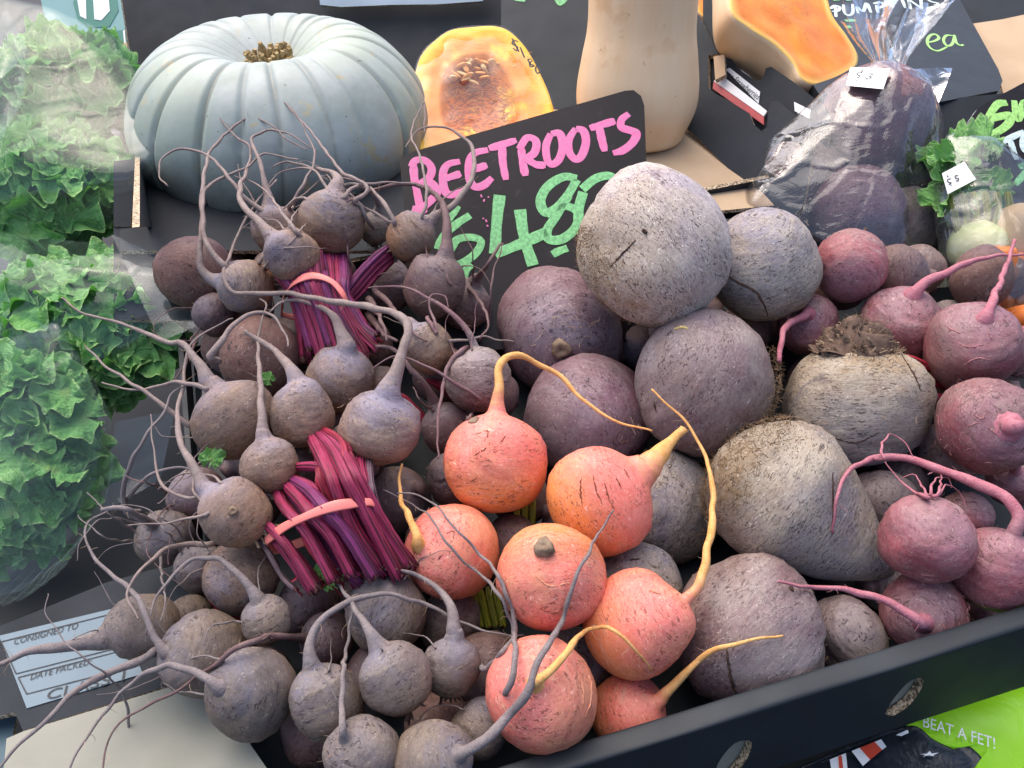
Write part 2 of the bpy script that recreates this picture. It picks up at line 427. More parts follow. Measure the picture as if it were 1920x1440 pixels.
slab('lining_panel', [fx(L0, .0006, -HF), fx(L1, .0006, -HF), fx(L1, .0006, -.004), fx(L0, .0006, -.004)], FN, .003, (M_WHITEC, M_TAN, M_CORR), crate)
# rounded fold along the top of the wall
nn = 20; V = []; Fs = []
for k, e in enumerate(np.linspace(L0, L1, 40)):
    for j in range(nn+1):
        a = math.pi*j/nn
        sg = lambda x: math.copysign(abs(x)**.55, x); V.append(fx(e, RT*sg(math.cos(a)), RT*.42*sg(math.sin(a))+.0008*math.sin(e*37+1)*math.sin(a)))
for k in range(39):
    for j in range(nn): Fs.append((k*(nn+1)+j, k*(nn+1)+j+1, (k+1)*(nn+1)+j+1, (k+1)*(nn+1)+j))
obj('rim_fold', mesh_from('rim_fold', V, Fs, M_BLACK), crate)
slab('floor_panel', [bx(L0, .004, -HB-.001), bx(L1, .004, -HB-.001), bx(L1, WD, -HB-.13*WD), bx(L0, WD, -HB-.13*WD)], BN, .004, (M_BLACK, M_TAN, M_CORR), crate)
slab('side_panel', [bx(L0, .01, -HB), bx(L0, WD, -HB-.06), bx(L0, WD, -.135), bx(L0, .01, -.098)], E, .005, (M_BLACKM, M_BLACK, M_BLACK), crate)
slab('side_panel', [bx(L1, .01, -HB), bx(L1, WD, -HB-.06), bx(L1, WD, -.09), bx(L1, .01, -.02)], -E, .005, (M_BLACKM, M_BLACK, M_CORR), crate)
slab('back_panel', [bx(L0, WD, -HB), bx(L1, WD, -HB-.06), bx(L1, WD, -.09), bx(L0, WD, -.09)], -BI, .005, (M_BLACKM, M_BLACK, M_CORR), crate)
# ------------------------------------------------------------------ the heap of beetroots
# key, skin, pixel centre, pixel radius, length/width, depth offset (m), tail path in pixels or axis (x right, y up, z to viewer), tail radius px
R_T1 = [(505,392),(497,350),(490,312),(475,275),(473,258),(500,245),(535,248),(560,262),(595,283)]
R_T2 = [(627,363),(633,341),(620,323),(575,313),(535,303),(510,315)]
R_T3 = [(515,450),(480,412),(452,376),(450,350),(463,317),(470,277),(445,258),(420,232),(405,213)]
R_T4 = [(418,530),(390,518),(375,493),(377,445),(380,362),(384,322),(390,293),(407,267),(437,240),(467,220),(493,227),(517,243),(540,262),(575,280)]
R_T5 = [(811,412),(836,395),(858,373),(880,345),(890,310),(887,283),(873,260),(847,243),(807,238),(780,247),(760,277)]
R_BIG = [(728,735),(742,700),(757,650),(765,620),(758,598),(735,586),(690,575),(632,567),(569,555),(527,549),(480,551),(440,547),(424,528),(421,503),(434,474),(455,420),(486,374),(519,337)]
B = [
 # bunch tied above
 ('t1','dusty',520,432,50,.98,.030,R_T1,5.5), ('t2','dusty',625,417,62,.95,.0,R_T2,7), ('t3','dusty',548,478,52,.98,-.028,R_T3,7.5),
 ('t4','dusty',462,532,52,.98,.010,R_T4,6.5), ('t5','dusty',770,445,47,1.0,.0,R_T5,7), ('t6','ash',705,430,30,1.0,.05,[(705,402),(708,380),(694,356),(664,346),(630,352)],6),
 # bunch tied in the middle
 ('m1','dusty',440,788,78,.90,.0,[(397,722),(370,680),(343,643),(317,642),(283,630),(233,607),(167,590),(133,573),(115,558)],8),
 ('m2','dusty',567,775,57,1.12,-.012,[(558,712),(538,682),(513,655),(479,634),(458,620)],10),
 ('m3','dusty',637,708,64,.92,.03,[(650,655),(640,625),(625,595),(605,577),(560,563),(530,566),(505,585)],10),
 ('m4','dusty',710,803,80,.86,-.02,R_BIG,10),
 ('m5','dusty',510,873,53,1.0,-.035,[(493,815),(489,760),(487,690),(484,640),(493,593),(499,570),(487,560)],8),
 ('m6','dusty',442,962,66,1.0,-.02,[(388,920),(360,870),(340,830),(333,780),(343,720),(350,667),(362,640),(400,613),(437,597)],8),
 # loose small ones behind the bunches
 ('g1','dark',812,535,58,1.05,.025,[(836,487),(839,431),(836,403),(824,375),(799,353),(763,345),(722,350),(680,364),(650,378)],9),
 ('g2','dark',872,572,45,1.05,.05,[(889,528),(916,495),(941,456)],6),
 ('g3','dusty',800,655,48,1.05,.01,[(768,605),(750,590),(735,588)],7),
 ('g4','purple',892,712,60,1.0,.02,[(893,648),(858,598),(819,567),(763,542),(722,537),(690,540)],7),
 ('g5','dark',838,805,48,1.0,.045,[(818,762),(805,735),(770,690),(738,655),(705,650)],7),
 ('g6','dark',850,900,55,1.0,.06,(-.2,.6,.5),0),
 ('g7','stone',940,606,76,1.0,.075,(.2,-.3,.6),0),
 ('g8','dusty',715,722,36,1.0,.045,(-.2,.5,.5),0),
 ('g9','dark',400,590,40,1.0,.05,(-.4,.3,.5),0),
 ('g10','dark',670,555,40,1.0,.055,(.3,.5,.5),0),
 # loose ash-grey ones in the near left corner
 ('l1','ash',475,1290,84,1.02,-.02,[(417,1287),(383,1270),(350,1253),(317,1247),(277,1260),(233,1293),(200,1327),(167,1377),(133,1437),(118,1475)],8.5),
 ('l2','ash',615,1318,66,1.12,-.02,[(584,1253),(580,1213),(597,1173),(627,1143),(690,1117),(740,1117),(790,1130),(840,1153),(890,1177),(940,1190),(983,1190)],8.5),
 ('l3','ash',743,1272,69,.96,-.03,[(703,1202),(683,1167),(657,1127),(632,1095),(627,1074),(645,1060),(690,1057)],7.5),
 ('l4','ash',847,1252,54,1.0,-.012,[(853,1190),(849,1150),(830,1112),(792,1083),(757,1070),(722,1067)],12),
 ('l5','ash',727,1147,76,.98,.012,(-.5,.55,.5),0),
 ('l6','ash',680,1412,71,.95,-.03,[(643,1378),(641,1320),(643,1260),(653,1193),(660,1137)],7.5),
 ('l7','ash',815,1427,72,.98,-.03,[(868,1412),(907,1387),(950,1343),(988,1293),(1007,1243),(1040,1187),(1063,1127),(1083,1077),(1113,1017),(1150,957)],11),
 ('l8','ash',900,1368,55,1.0,.0,[(938,1310),(960,1273),(966,1210),(960,1167),(940,1120),(907,1083),(867,1050),(840,1020),(813,977),(797,960),(760,938),(718,918)],7),
 ('l9','ash',388,1232,78,1.10,.02,[(322,1222),(290,1195),(275,1150),(243,1103),(207,1077),(173,1043),(160,1005),(168,978),(215,950)],7.5),
 ('l10','ash',270,1180,62,1.05,.01,[(213,1190),(183,1200),(133,1210),(67,1220),(0,1243),(-30,1255)],15),
 ('l11','ash',348,1165,44,1.15,.05,(-.6,-.3,.5),0),
 ('l12','ash',500,1162,46,.98,.0,[(483,1122),(467,1100),(433,1063),(400,1043),(367,1047),(333,1073),(300,1110),(283,1147),(273,1190)],8),
 ('l13','dusty',458,1082,70,1.0,.04,(-.3,-.5,.6),0),
 ('l14','ash',375,1070,48,1.05,.06,(-.2,.6,.5),0),
 ('l15','ash',312,1010,55,1.0,.07,[(288,985),(260,967),(230,953),(190,956)],9),
 ('l16','dark',612,1200,50,1.0,.04,[(573,1197),(517,1193),(473,1203),(433,1223),(383,1260),(333,1293),(283,1320),(240,1343),(213,1370),(200,1403),(190,1450)],7.5),
 ('l17','dark',370,930,52,1.0,.08,(-.4,.5,.5),0),
 # orange ones
 ('o1','orange',928,868,97,.95,.0,[(931,770),(937,722),(937,690),(950,670),(977,667),(1013,683),(1047,703),(1070,727),(1097,753),(1130,777),(1163,793),(1223,808)],9),
 ('o2','orange',1122,938,101,.92,.0,[(1212,878),(1243,845),(1263,822),(1283,803)],20),
 ('o3','orange',846,1033,88,.97,.012,[(787,1020),(774,987),(763,960),(752,940),(749,905),(754,870)],10),
 ('o4','orange',1028,1080,102,.97,-.022,(0.02,-.75,.65),0),
 ('o5','orange',1197,1172,98,1.06,-.005,[(1283,1130),(1303,1107),(1317,1070),(1327,1027),(1335,987),(1338,950),(1333,897),(1320,847),(1300,813),(1280,783),(1245,752),(1222,730)],10),
 ('o6','orange',1026,1300,104,1.06,-.02,[(1003,1280),(1040,1253),(1063,1223),(1087,1193),(1113,1177),(1140,1177),(1167,1193),(1193,1220),(1223,1257)],9.5),
 ('o7','orange',1176,1335,72,.95,.015,[(1232,1320),(1250,1300),(1280,1268),(1300,1245),(1330,1223),(1370,1210),(1420,1198),(1468,1192)],10),
 # large ones
 ('b1','grey',1222,465,142,.97,-.03,(.66,.52,.0),0), ('b2','stone',1430,492,103,1.0,.012,(-.3,.7,.5),0), ('b3','plum',1042,620,113,1.0,.005,(.2,-.28,.8),0),
 ('b4','purple',1326,712,132,1.0,-.012,(-.85,.38,.12),0), ('b5','stone',1606,760,130,.86,.0,(.04,-.98,-.10),0), ('b6','plum',1108,790,114,1.0,.015,(-.6,-.25,.6),0),
 ('b7','stone',1470,930,150,.98,-.02,(.80,-.58,.10),0), ('b8','purple',1402,1182,140,1.0,-.012,(.62,-.62,.35),0),
 ('b9','purple',1588,1188,72,1.0,.03,(.2,.3,.8),0), ('b10','stone',1243,952,106,1.0,.05,(-.5,.3,.5),0), ('b11','stone',1195,1100,84,1.0,.05,(.3,.5,.4),0), ('b12','purple',1645,935,60,1.0,.06,(.1,.2,.9),0),
 # red ones
 ('r1','red',1593,497,66,.98,.02,(-.3,-.6,.4),0),
 ('r2','red',1515,608,58,1.0,.04,[(1513,588),(1482,606),(1468,623),(1463,647),(1461,678)],9),
 ('r3','red',1690,612,78,.98,.03,[(1712,556),(1732,530),(1763,517),(1813,493),(1863,480),(1925,477)],10),
 ('r4','red',1828,652,85,1.0,-.002,[(1848,596),(1862,560),(1880,520),(1893,480),(1903,450)],9),
 ('r5','red',1848,806,88,.98,-.02,[(1890,800),(1915,800),(1945,806)],18),
 ('r6','red',1737,1012,82,1.0,-.02,(.0,.6,.65),0),
 ('r7','red',1872,1065,78,1.02,-.012,[(1900,1005),(1913,972),(1890,938),(1863,920),(1813,898),(1763,881),(1713,863),(1663,855),(1632,862),(1590,885),(1570,930),(1562,1000)],13),
 ('r8','red',1736,1152,78,.95,.01,[(1730,1170),(1707,1153),(1663,1127),(1613,1110),(1563,1103),(1513,1100),(1460,1090)],11),
 ('r9','red',1812,968,48,1.0,.05,(.2,.6,.5),0), ('r10','red',1900,905,46,1.0,.05,[(1905,880),(1912,850),(1925,820)],8),
 ('r11','red',1925,655,52,1.0,.03,(.5,.3,.5),0), ('r12','red',1800,1120,60,1.0,.07,(.2,.3,.5),0),
]
EXTRA = {   # further side roots of a beetroot: pixel path, radius px
 't4': [([(425,503),(396,470),(382,437),(380,374),(392,347),(423,330),(457,317),(483,297),(510,290),(560,300)],6)],
 't2': [([(600,385),(560,370),(530,392)],5), ([(640,372),(665,352),(700,345),(735,342),(780,345)],5), ([(660,380),(690,352),(640,320),(585,250),(520,180),(465,133)],4.5)],
 't1': [([(500,400),(470,380),(440,350),(400,300),(350,280),(310,290),(298,330),(315,350)],5), ([(540,390),(560,360),(590,300),(570,240),(545,200)],4)],
 't3': [([(560,440),(530,400),(500,360),(470,340),(440,330)],4.5)],
 't5': [([(790,410),(800,370),(790,300),(770,250),(790,200),(795,195),(795,250)],3.5), ([(740,420),(720,380),(690,350),(650,335),(600,330)],5)],
 't6': [([(690,415),(672,380),(640,350),(600,330)],4)],
 'm1': [([(360,800),(320,773),(277,737),(233,710),(187,677),(160,647)],6), ([(390,730),(350,718),(327,717),(277,728),(233,728),(190,718)],5), ([(393,672),(417,637),(450,600),(483,587),(513,593),(533,623),(540,650)],7)],
 'm6': [([(377,927),(350,933),(320,923),(300,897),(287,847),(283,777)],4.5), ([(395,960),(360,972),(300,980),(240,985)],4)],
 'l15': [([(265,975),(235,958),(233,907),(247,863),(277,813),(310,770),(320,740),(350,723),(385,720)],5.5), ([(240,962),(233,943),(267,903),(300,883),(333,877),(370,885)],6)],
 'l10': [([(287,1223),(233,1250),(167,1277),(127,1310),(77,1357),(33,1400),(-10,1445)],9)],
 'l9': [([(90,1113),(88,1147),(107,1183),(133,1213),(167,1240),(200,1263),(220,1290),(237,1320),(242,1370)][::-1],3)],
 'l13': [([(397,1020),(333,1023),(293,1043),(263,1073),(243,1103),(243,1127),(260,1160)],6)],
 'l14': [([(300,1040),(305,1090),(308,1130),(300,1165)],3.5)],
 'l8': [([(903,1257),(940,1225),(965,1187),(957,1133),(933,1077),(897,1037),(857,993),(830,960),(790,930),(745,925)],6)],
 'g2': [([(895,640),(912,620),(919,570),(925,515),(944,456)],4), ([(880,540),(905,575),(915,610),(900,635)],5)],
 'g4': [([(868,655),(840,690),(828,740),(822,800),(822,860)],5.5), ([(905,750),(850,715),(795,685),(745,668),(700,690)],4.5), ([(800,595),(820,625),(805,560),(830,555),(842,575)],4)],
 'g10': [([(690,590),(720,625),(745,640)],9), ([(700,540),(735,575),(760,610),(800,640)],7), ([(690,560),(715,600),(725,640)],8)],
 'r6': [([(1745,935),(1720,925),(1690,905),(1670,880),(1660,866)],4), ([(1750,932),(1765,905),(1760,885),(1740,890)],3.5), ([(1740,935),(1725,905),(1710,890),(1690,895)],3.2), ([(1745,930),(1752,900),(1775,895),(1783,915)],3.2), ([(1755,930),(1775,910),(1800,925),(1810,950)],2.6)],
 'r7': [([(1660,862),(1653,842),(1657,827),(1673,813),(1697,830),(1717,860)],3)],
}
key = [b[0] for b in B]; N = len(B)
uu = np.array([b[2] for b in B], float); vv = np.array([b[3] for b in B], float); rp = np.array([b[4]*(1+b[5])/2 for b in B]); dep = D(vv)+np.array([b[6] for b in B])
order = dep.copy()
for k_, o_ in (('b1', .70), ('r1', .72), ('r6', .60), ('b2', .76), ('m3', .74), ('o4', .59), ('o6', .58), ('o5', .60)): order[key.index(k_)] = o_
for it in range(400):
    C = np.array([P(uu[i], vv[i], dep[i]) for i in range(N)]); Rm = rp*dep/F; moved = False
    for i in range(N):
        for j in range(i+1, N):
            gap = np.linalg.norm(C[i]-C[j]) - .965*(Rm[i]+Rm[j])
            if gap < 0:
                f, k = (i, j) if order[i] <= order[j] else (j, i)
                dep[k] += .0012; dep[f] -= .00025; moved = True
    if not moved: break
DEP = dict(zip(key, dep)); IDX = {k: i for i, k in enumerate(key)}
CEN = np.array([P(uu[i], vv[i], dep[i]) for i in range(N)]); RAD = rp*dep/F

def front_of_heap(u, v, d, r, skip=None):
    "bring a root forward until it lies on top of the roots it crosses"
    for i in range(N):
        if i == skip: continue
        q = math.hypot(u-uu[i], v-vv[i]); R = rp[i]*1.02+r
        if q < R:
            df = dep[i] - math.sqrt(R*R-q*q)*dep[i]/F - r*dep[i]/F*.6
            if d > df: d = df
    return d
def root_path(pix, d0, rpx, lift=.012, own=None, pull=True):
    pts = catmull([list(p)+[0] for p in pix], max(14, 6*len(pix)))[:, :2]; n = len(pts)
    ds = []
    for k, (u, v) in enumerate(pts):
        w = min(1, 1.6*k/(n-1)); w = w*w*(3-2*w)
        d = (1-w)*d0 + w*(D(max(v, 150))-lift)
        if pull and k > 1: d = front_of_heap(u, v, d, rpx, own if k < n*.25 else None)
        ds.append(d)
    ds = np.array(ds); raw = ds.copy()
    for _ in range(6):
        s = ds.copy(); s[1:-1] = (ds[:-2]+2*ds[1:-1]+ds[2:])/4; ds = np.minimum(s, raw); ds[0] = d0
    ds[1:-1] = (ds[:-2]+2*ds[1:-1]+ds[2:])/4
    p = np.array([P(u, v, d) for (u, v), d in zip(pts, ds)])
    p = catmull(p, max(26, 2*n))
    wob = WaveNoise(int(rng.integers(1e6)), 260, 8)
    amp = .0007
    p[2:-1] += amp*np.stack([wob(p[2:-1]), wob(p[2:-1]+.31), wob(p[2:-1]+.77)], 1)
    return p
def root_mesh(name, p, r0, r1, mat, flare=0.0, flen=.012):
    n = len(p); t = np.linspace(0, 1, n)
    s = np.concatenate([[0], np.cumsum(np.linalg.norm(np.diff(p, axis=0), axis=1))])
    r = (r0-r1)*(1-t)**1.25 + r1 + flare*np.exp(-s/flen)
    r = r*(1+.13*WaveNoise(int(rng.integers(1e6)), 300, 8)(p)*.6)
    V, Fs, uv = tube_data(p, r, 9)
    return mesh_from(name, V, Fs, mat, uv=uv)
def hair_tube(p0, d0, length, r, curl, n=9):
    p = [np.array(p0)]; d = unit(d0); c = rng.normal(size=3)*curl
    for k in range(n):
        c = c*.8 + rng.normal(size=3)*curl*.6; d = unit(d + c*.35); p.append(p[-1]+d*length/n)
    p = np.array(p); V, Fs, _ = tube_data(p, np.linspace(r, r*.35, len(p)), 4, cap=False)
    return V, Fs

def bulb_radius(z, R, L, rt, fall):
    "radius of the root at z along its axis: round body blending into the tapering tail"
    s = max(0, 1-(abs(z)/L)**2.15)**.5*R if abs(z) < L else 0.0
    if rt <= 0 or z <= 0: return max(s, R*.02)
    g = min(1, z/(L*.85)); g = g*g*(3-2*g)
    nk = (rt + (R*.74-rt)*math.exp(-(max(0, z-L*.42)/fall)**1.2))*g
    return min((s**4+nk**4)**.25, R*1.03)
def bulb_mesh(name, R, L, rt, neck, mat, seed, lump=.035, fall=None, spine=None, tail_r=None, cone=None):
    fall = fall or R*.38
    zs = np.concatenate([-L*np.cos(np.linspace(0.02, math.pi*.72, 28)), np.linspace(L*.66, L+neck, 24)]); ns = 52; n = len(zs)
    r = np.array([bulb_radius(z, R, L, rt*(tail_r(z) if tail_r else 1), fall) for z in zs]); th = np.linspace(0, 2*math.pi, ns, endpoint=False)
    if spine is not None: r = r*np.interp((zs-L)/neck, [0, .55, 1], [1, 1, .80])
    V = np.stack([np.outer(r, np.cos(th)), np.outer(r, np.sin(th)), np.outer(zs, np.ones(ns))], -1).reshape(-1, 3)
    Q = V/R
    wt = np.clip(np.repeat(r, ns)/R*1.3, 0, 1)*np.repeat(np.clip((L*1.25-zs)/(L*.6), 0, 1), ns)
    d = 1.25*lump*WaveNoise(seed, 2.1, 10)(Q) + lump*.55*WaveNoise(seed+1, 5.5, 14)(Q) + lump*.22*WaveNoise(seed+2, 16, 18)(Q*np.array([1, 1, 2]))
    rs_ = np.random.default_rng(seed); sq = 1+rs_.uniform(-.05, .05); V = V*(1+(d*wt)[:, None]); V[:, 0] *= 1+(sq-1)*wt; V[:, 1] *= 1-(sq-1)*wt
    V[:, :2] += np.outer(wt*np.sin(np.clip(np.repeat((zs+L)/(2*L), ns), 0, 1)*math.pi), rs_.normal(size=2)*R*.035)
    if cone:                                   # long tapering tail half
        zz_ = np.clip(V[:, 2]/L, 0, 1); V[:, :2] *= (1-cone[1]*zz_**1.3)[:, None]; V[:, 2] = np.where(V[:, 2] > 0, V[:, 2]*(1+(cone[0]-1)*zz_), V[:, 2])
    if spine is not None:                      # bend the neck so that it runs into the tail
        t_, A_, B_, p_ = spine(zs); V = V.reshape(n, ns, 3)
        for i, z in enumerate(zs):
            if z > L*.6: V[i] = p_[i] + np.outer(V[i, :, 0], A_[i]) + np.outer(V[i, :, 1], B_[i])
        V = V.reshape(-1, 3)
    ax = np.clip(np.repeat((zs+L)/(2*L), ns), 0, 1); nk = np.clip(np.repeat((zs-L*.9)/(neck+L*.1+1e-6), ns), 0, 1)*(1 if rt > R*.05 else 0)
    V = np.vstack([V, [[0, 0, zs[0]-R*.01]], V[-ns:].mean(0)[None]]); a, b = len(V)-2, len(V)-1
    Fs = []
    for i in range(n-1):
        for j in range(ns):
            k = (j+1) % ns; Fs.append((i*ns+j, i*ns+k, (i+1)*ns+k, (i+1)*ns+j))
    for j in range(ns):
        k = (j+1) % ns; Fs.append((a, k, j)); Fs.append((b, (n-1)*ns+j, (n-1)*ns+k))
    return mesh_from(name, V, Fs, mat, attrs={'axis_t': np.concatenate([ax, [0, 1.0]]), 'neck_t': np.concatenate([nk, [0, nk[-1]]])})

def surf(M, R, L, th, z):
    "point and normal on the unlumped bulb"
    r = R*max(0, 1-(abs(z)/L)**2.15)**.5
    p = M @ Vector((r*math.cos(th), r*math.sin(th), z)); nrm = (M.to_3x3() @ Vector((math.cos(th)*r/R, math.sin(th)*r/R, z/L*R/L))).normalized()
    return np.array(p), np.array(nrm)

THINGS = {}
def build_beet(b, parent=None):
    k, typ, u, v, R, asp, dd, tail, tr = b; i = IDX[k]; d = dep[i]; c = CEN[i]; Rm = R*d/F; L = Rm*asp
    lump = .046 if typ in ('dusty', 'ash', 'dark') else .055 if typ != 'orange' else .030
    if isinstance(tail, list):
        u0, v0 = tail[0]; q = math.hypot(u0-u, v0-v); rr = rp[i]
        dz = math.sqrt(max(0, rr*rr-q*q))*d/F
        d0 = d - dz
        p0 = P(u0, v0, d0); axis = unit(p0-c); rt = tr*d0/F
        flat = q < rr*.82
        path = root_path(tail, d0-(.004 if flat else 0), tr, own=None if flat else i)
        M = frame_matrix(axis, c); Mi = np.array(M.inverted()); loc = path @ Mi[:3, :3].T + Mi[:3, 3]
        j0 = next((j for j, p in enumerate(loc) if np.linalg.norm(p) > L*(1.10 if flat else 1.12) and j > 0), 1)
        sp = catmull(np.vstack([[[0, 0, -L*.2], [0, 0, L*.3], [0, 0, L*.8]]+([[0, 0, L*1.06]] if flat else []), loc[j0:]]), 160)
        s_ = np.concatenate([[0], np.cumsum(np.linalg.norm(np.diff(sp, axis=0), axis=1))])-L*.2
        tt, AA, BB_ = frames(sp); total = s_[-1]
        # start the frames on the body's own x and y so the skin does not twist
        a0 = np.array([1.0, 0, 0]); A2 = []
        for q_ in range(len(sp)): a0 = unit(a0-tt[q_]*(a0 @ tt[q_])); A2.append(a0)
        A2 = np.array(A2); B2 = np.cross(tt, A2)
        def at(z): return np.stack([np.interp(z, s_, sp[:, x]) for x in range(3)], 1)
        def spine(zs): return None, np.stack([np.interp(zs, s_, A2[:, x]) for x in range(3)], 1), np.stack([np.interp(zs, s_, B2[:, x]) for x in range(3)], 1), at(zs)
        e1 = .20 if len(tail) > 5 else .42
        tail_r = lambda z: e1+(1-e1)*(1-min(1, max(0, (z-L)/(total-L))))**1.25
        neck = min(Rm*.85, (total-L)*.5); fall = Rm*(.50 if typ in ('dusty', 'ash', 'dark') else .34 if k in ('o1', 'o7') else .22)
        if k == 'o2': fall = Rm*.46
        if k == 'b7': fall = Rm*.80
        if flat: neck, fall = Rm*.03, Rm*.17
        o = obj('beetroot', (bulb_mesh('beetroot', Rm, L, Rm*.02, Rm*.003, BM[typ], 100+i*7, lump) if flat else bulb_mesh('beetroot', Rm, L, rt, neck, BM[typ], 100+i*7, lump, fall, spine, tail_r)), parent, M)
        zz = np.linspace(L*.80 if flat else L+neck*.35, total, max(24, int((total-L)/.004))); pl_ = at(zz); Mn = np.array(M)
        pp = pl_ @ Mn[:3, :3].T + Mn[:3, 3]
        r = np.array([bulb_radius(z, Rm, L, rt*tail_r(z), fall) for z in zz]); r = (rt*np.array([tail_r(z) for z in zz])+Rm*.16*np.exp(-np.maximum(0, zz-L*.93)/(Rm*.11))) if flat else r*np.interp((zz-L)/neck, [.35, .55, .8], [.90, .97, 1.0]); r[2:] *= 1+.09*np.clip(np.arange(len(r)-2)/6, 0, 1)*WaveNoise(int(rng.integers(1e6)), 300, 8)(pp[2:]); r = np.maximum(r, .0005)
        V, Fs, uv = tube_data(pp, r, 10); uv[:, 1] *= (total-L)/.15
        obj('taproot', mesh_from('taproot', V, Fs, RM[typ], uv=uv), o)
        hs = []
        for h in range(int(len(pp)*.4)):
            j = int(rng.integers(1, len(pp)-1)); hs.append(hair_tube(pp[j], rng.normal(size=3), .004+.010*rng.random()**2, .00022, .7, 6))
        if hs:
            V, Fs = join_data(hs); x = obj('root_hairs', mesh_from('root_hairs', V, Fs, M_FIBREL if typ != 'red' else M_FIBRER), o); x['kind'] = 'stuff'
    else:
        axis = camvec(*tail); M = frame_matrix(axis, c)
        o = obj('beetroot', bulb_mesh('beetroot', Rm, L, Rm*.02, Rm*.003, BM[typ], 100+i*7, lump, cone={'b7': (1.62, .52), 'b8': (1.12, .22)}.get(k)), parent, M)
    THINGS[k] = (o, M, Rm, L, i)
    for pix, r in EXTRA.get(k, []):
        u0, v0 = pix[0]; dd0 = front_of_heap(u0, v0, d+.004, r)
        p = root_path(pix, dd0, r, lift=.02)
        p = np.vstack([[p[0]+(p[0]-p[2])*.8+FWD*.022], [p[0]+FWD*.008+(p[0]-p[1])*.4], p[1:]]); p = catmull(p, len(p)+8)
        rw = r*dd0/F
        obj('side_root', root_mesh('side_root', p, rw, rw*.28, RM[typ]), o)
    return o
def crown_stubs(k, n=16, ln=.34, spread=.32, mat=M_CROWN, wide=.07):
    o, M, R, L, i = THINGS[k]; parts = []
    for h in range(n):
        a = rng.random()*6.28; rr = spread*R*math.sqrt(rng.random())
        b0 = np.array(M @ Vector((rr*math.cos(a), rr*math.sin(a), -L*(.95-.25*(rr/R)**2))))
        dr = np.array(M.to_3x3() @ Vector((math.cos(a)*.55*rng.random()*2, math.sin(a)*.55*rng.random()*2, -.8)))
        l = ln*R*(.5+.8*rng.random()); bend = rng.normal(size=3)*.3
        p = np.array([b0+unit(dr+bend*t)*l*t for t in np.linspace(0, 1, 6)])
        V, Fs, _ = tube_data(p, R*wide*np.linspace(1, .45, 6)*(1+.4*rng.random(6)), 6, ell=(1, .45)); parts.append((V, Fs))
    V, Fs = join_data(parts); x = obj('crown', mesh_from('crown', V, Fs, mat, smooth=False), o); return x
def crown_cone(k, wid, hgt):
    "rough conical leaf base left on the crown"
    o, M, R, L, i = THINGS[k]; V = []; nz = WaveNoise(31, 2.6/R, 14); nz2 = WaveNoise(32, 9/R, 20); ns, nn2 = 60, 30
    for a in range(nn2):
        t = a/(nn2-1); rr = R*wid*(1-t**1.6)**.8*(1+.35*max(0, .2-t)); z = -L*.84-R*hgt*t
        for j in range(ns):
            th = 6.2832*j/ns; p = np.array([rr*math.cos(th), rr*math.sin(th), z]); V.append(p*np.array([1, 1, 1])*(1+.10*nz(p)*(1-t*.3)+.09*abs(nz2(p*np.array([1, 1, 2.2])))))
    V = np.array([np.array(M @ Vector(p)) for p in V]); Fs = [(a*ns+j, a*ns+(j+1) % ns, (a+1)*ns+(j+1) % ns, (a+1)*ns+j) for a in range(nn2-1) for j in range(ns)]
    obj('crown', mesh_from('crown', V, Fs, M_CROWN), o)
    parts = []
    for h in range(190):
        t = rng.random()**1.2*.95; th = rng.random()*6.28; rr = R*wid*(1-t**1.6)**.8*1.04; b0 = np.array([rr*math.cos(th), rr*math.sin(th), -L*.84-R*hgt*t])
        dr = unit(np.array([math.cos(th)*.6, math.sin(th)*.6, -.8])+rng.normal(size=3)*.45); p = np.array([b0+dr*R*.11*(.5+rng.random())*x+np.array([math.cos(th), math.sin(th), 0])*R*.03*x*x for x in np.linspace(0, 1, 5)])
        v_, f_, _ = tube_data(p, R*.028*np.array([1, 1.2, 1, .7, .25])*(.5+rng.random()), 5, ell=(1, .3)); parts.append((v_, f_))
    v_, f_ = join_data(parts); v_ = np.array([np.array(M @ Vector(x)) for x in v_]); x = obj('leaf_base_scales', mesh_from('leaf_base_scales', v_, f_, M_CROWNL, False), o); x['kind'] = 'stuff'
    parts = [hair_tube(V[int(rng.integers(len(V)))], rng.normal(size=3), R*.14*(.4+rng.random()), .00026, .9, 7) for h in range(260)]
    v_, f_ = join_data(parts); x = obj('fibrous_roots', mesh_from('fibrous_roots', v_, f_, M_FIBRE), o); x['kind'] = 'stuff'
def fibre_mat(k, th0, th1, z0, z1, n, ln, r=.0003, mat=M_FIBRE, curl=.9, name='fibrous_roots', into=(0, 0, 0)):
    o, M, R, L, i = THINGS[k]; parts = []
    for h in range(n):
        th = rng.uniform(th0, th1); z = rng.uniform(z0, z1)*L
        p, nr = surf(M, R, L, th, z); tan = rng.normal(size=3); tan -= nr*(tan @ nr)
        parts.append(hair_tube(p-nr*R*.01, unit(unit(tan)+nr*.10+np.array(into)), ln*R*(.3+rng.random()), r*(.6+.9*rng.random()), curl, 8))
    V, Fs = join_data(parts); x = obj(name, mesh_from(name, V, Fs, mat), o); x['kind'] = 'stuff'; return x
def stem_path(pix, dep_of):
    pts = catmull([list(p)+[0] for p in pix], 26)[:, :2]
    return np.array([P(u, v, dep_of(u, v, k/25)) for k, (u, v) in enumerate(pts)])
CLOUD = []
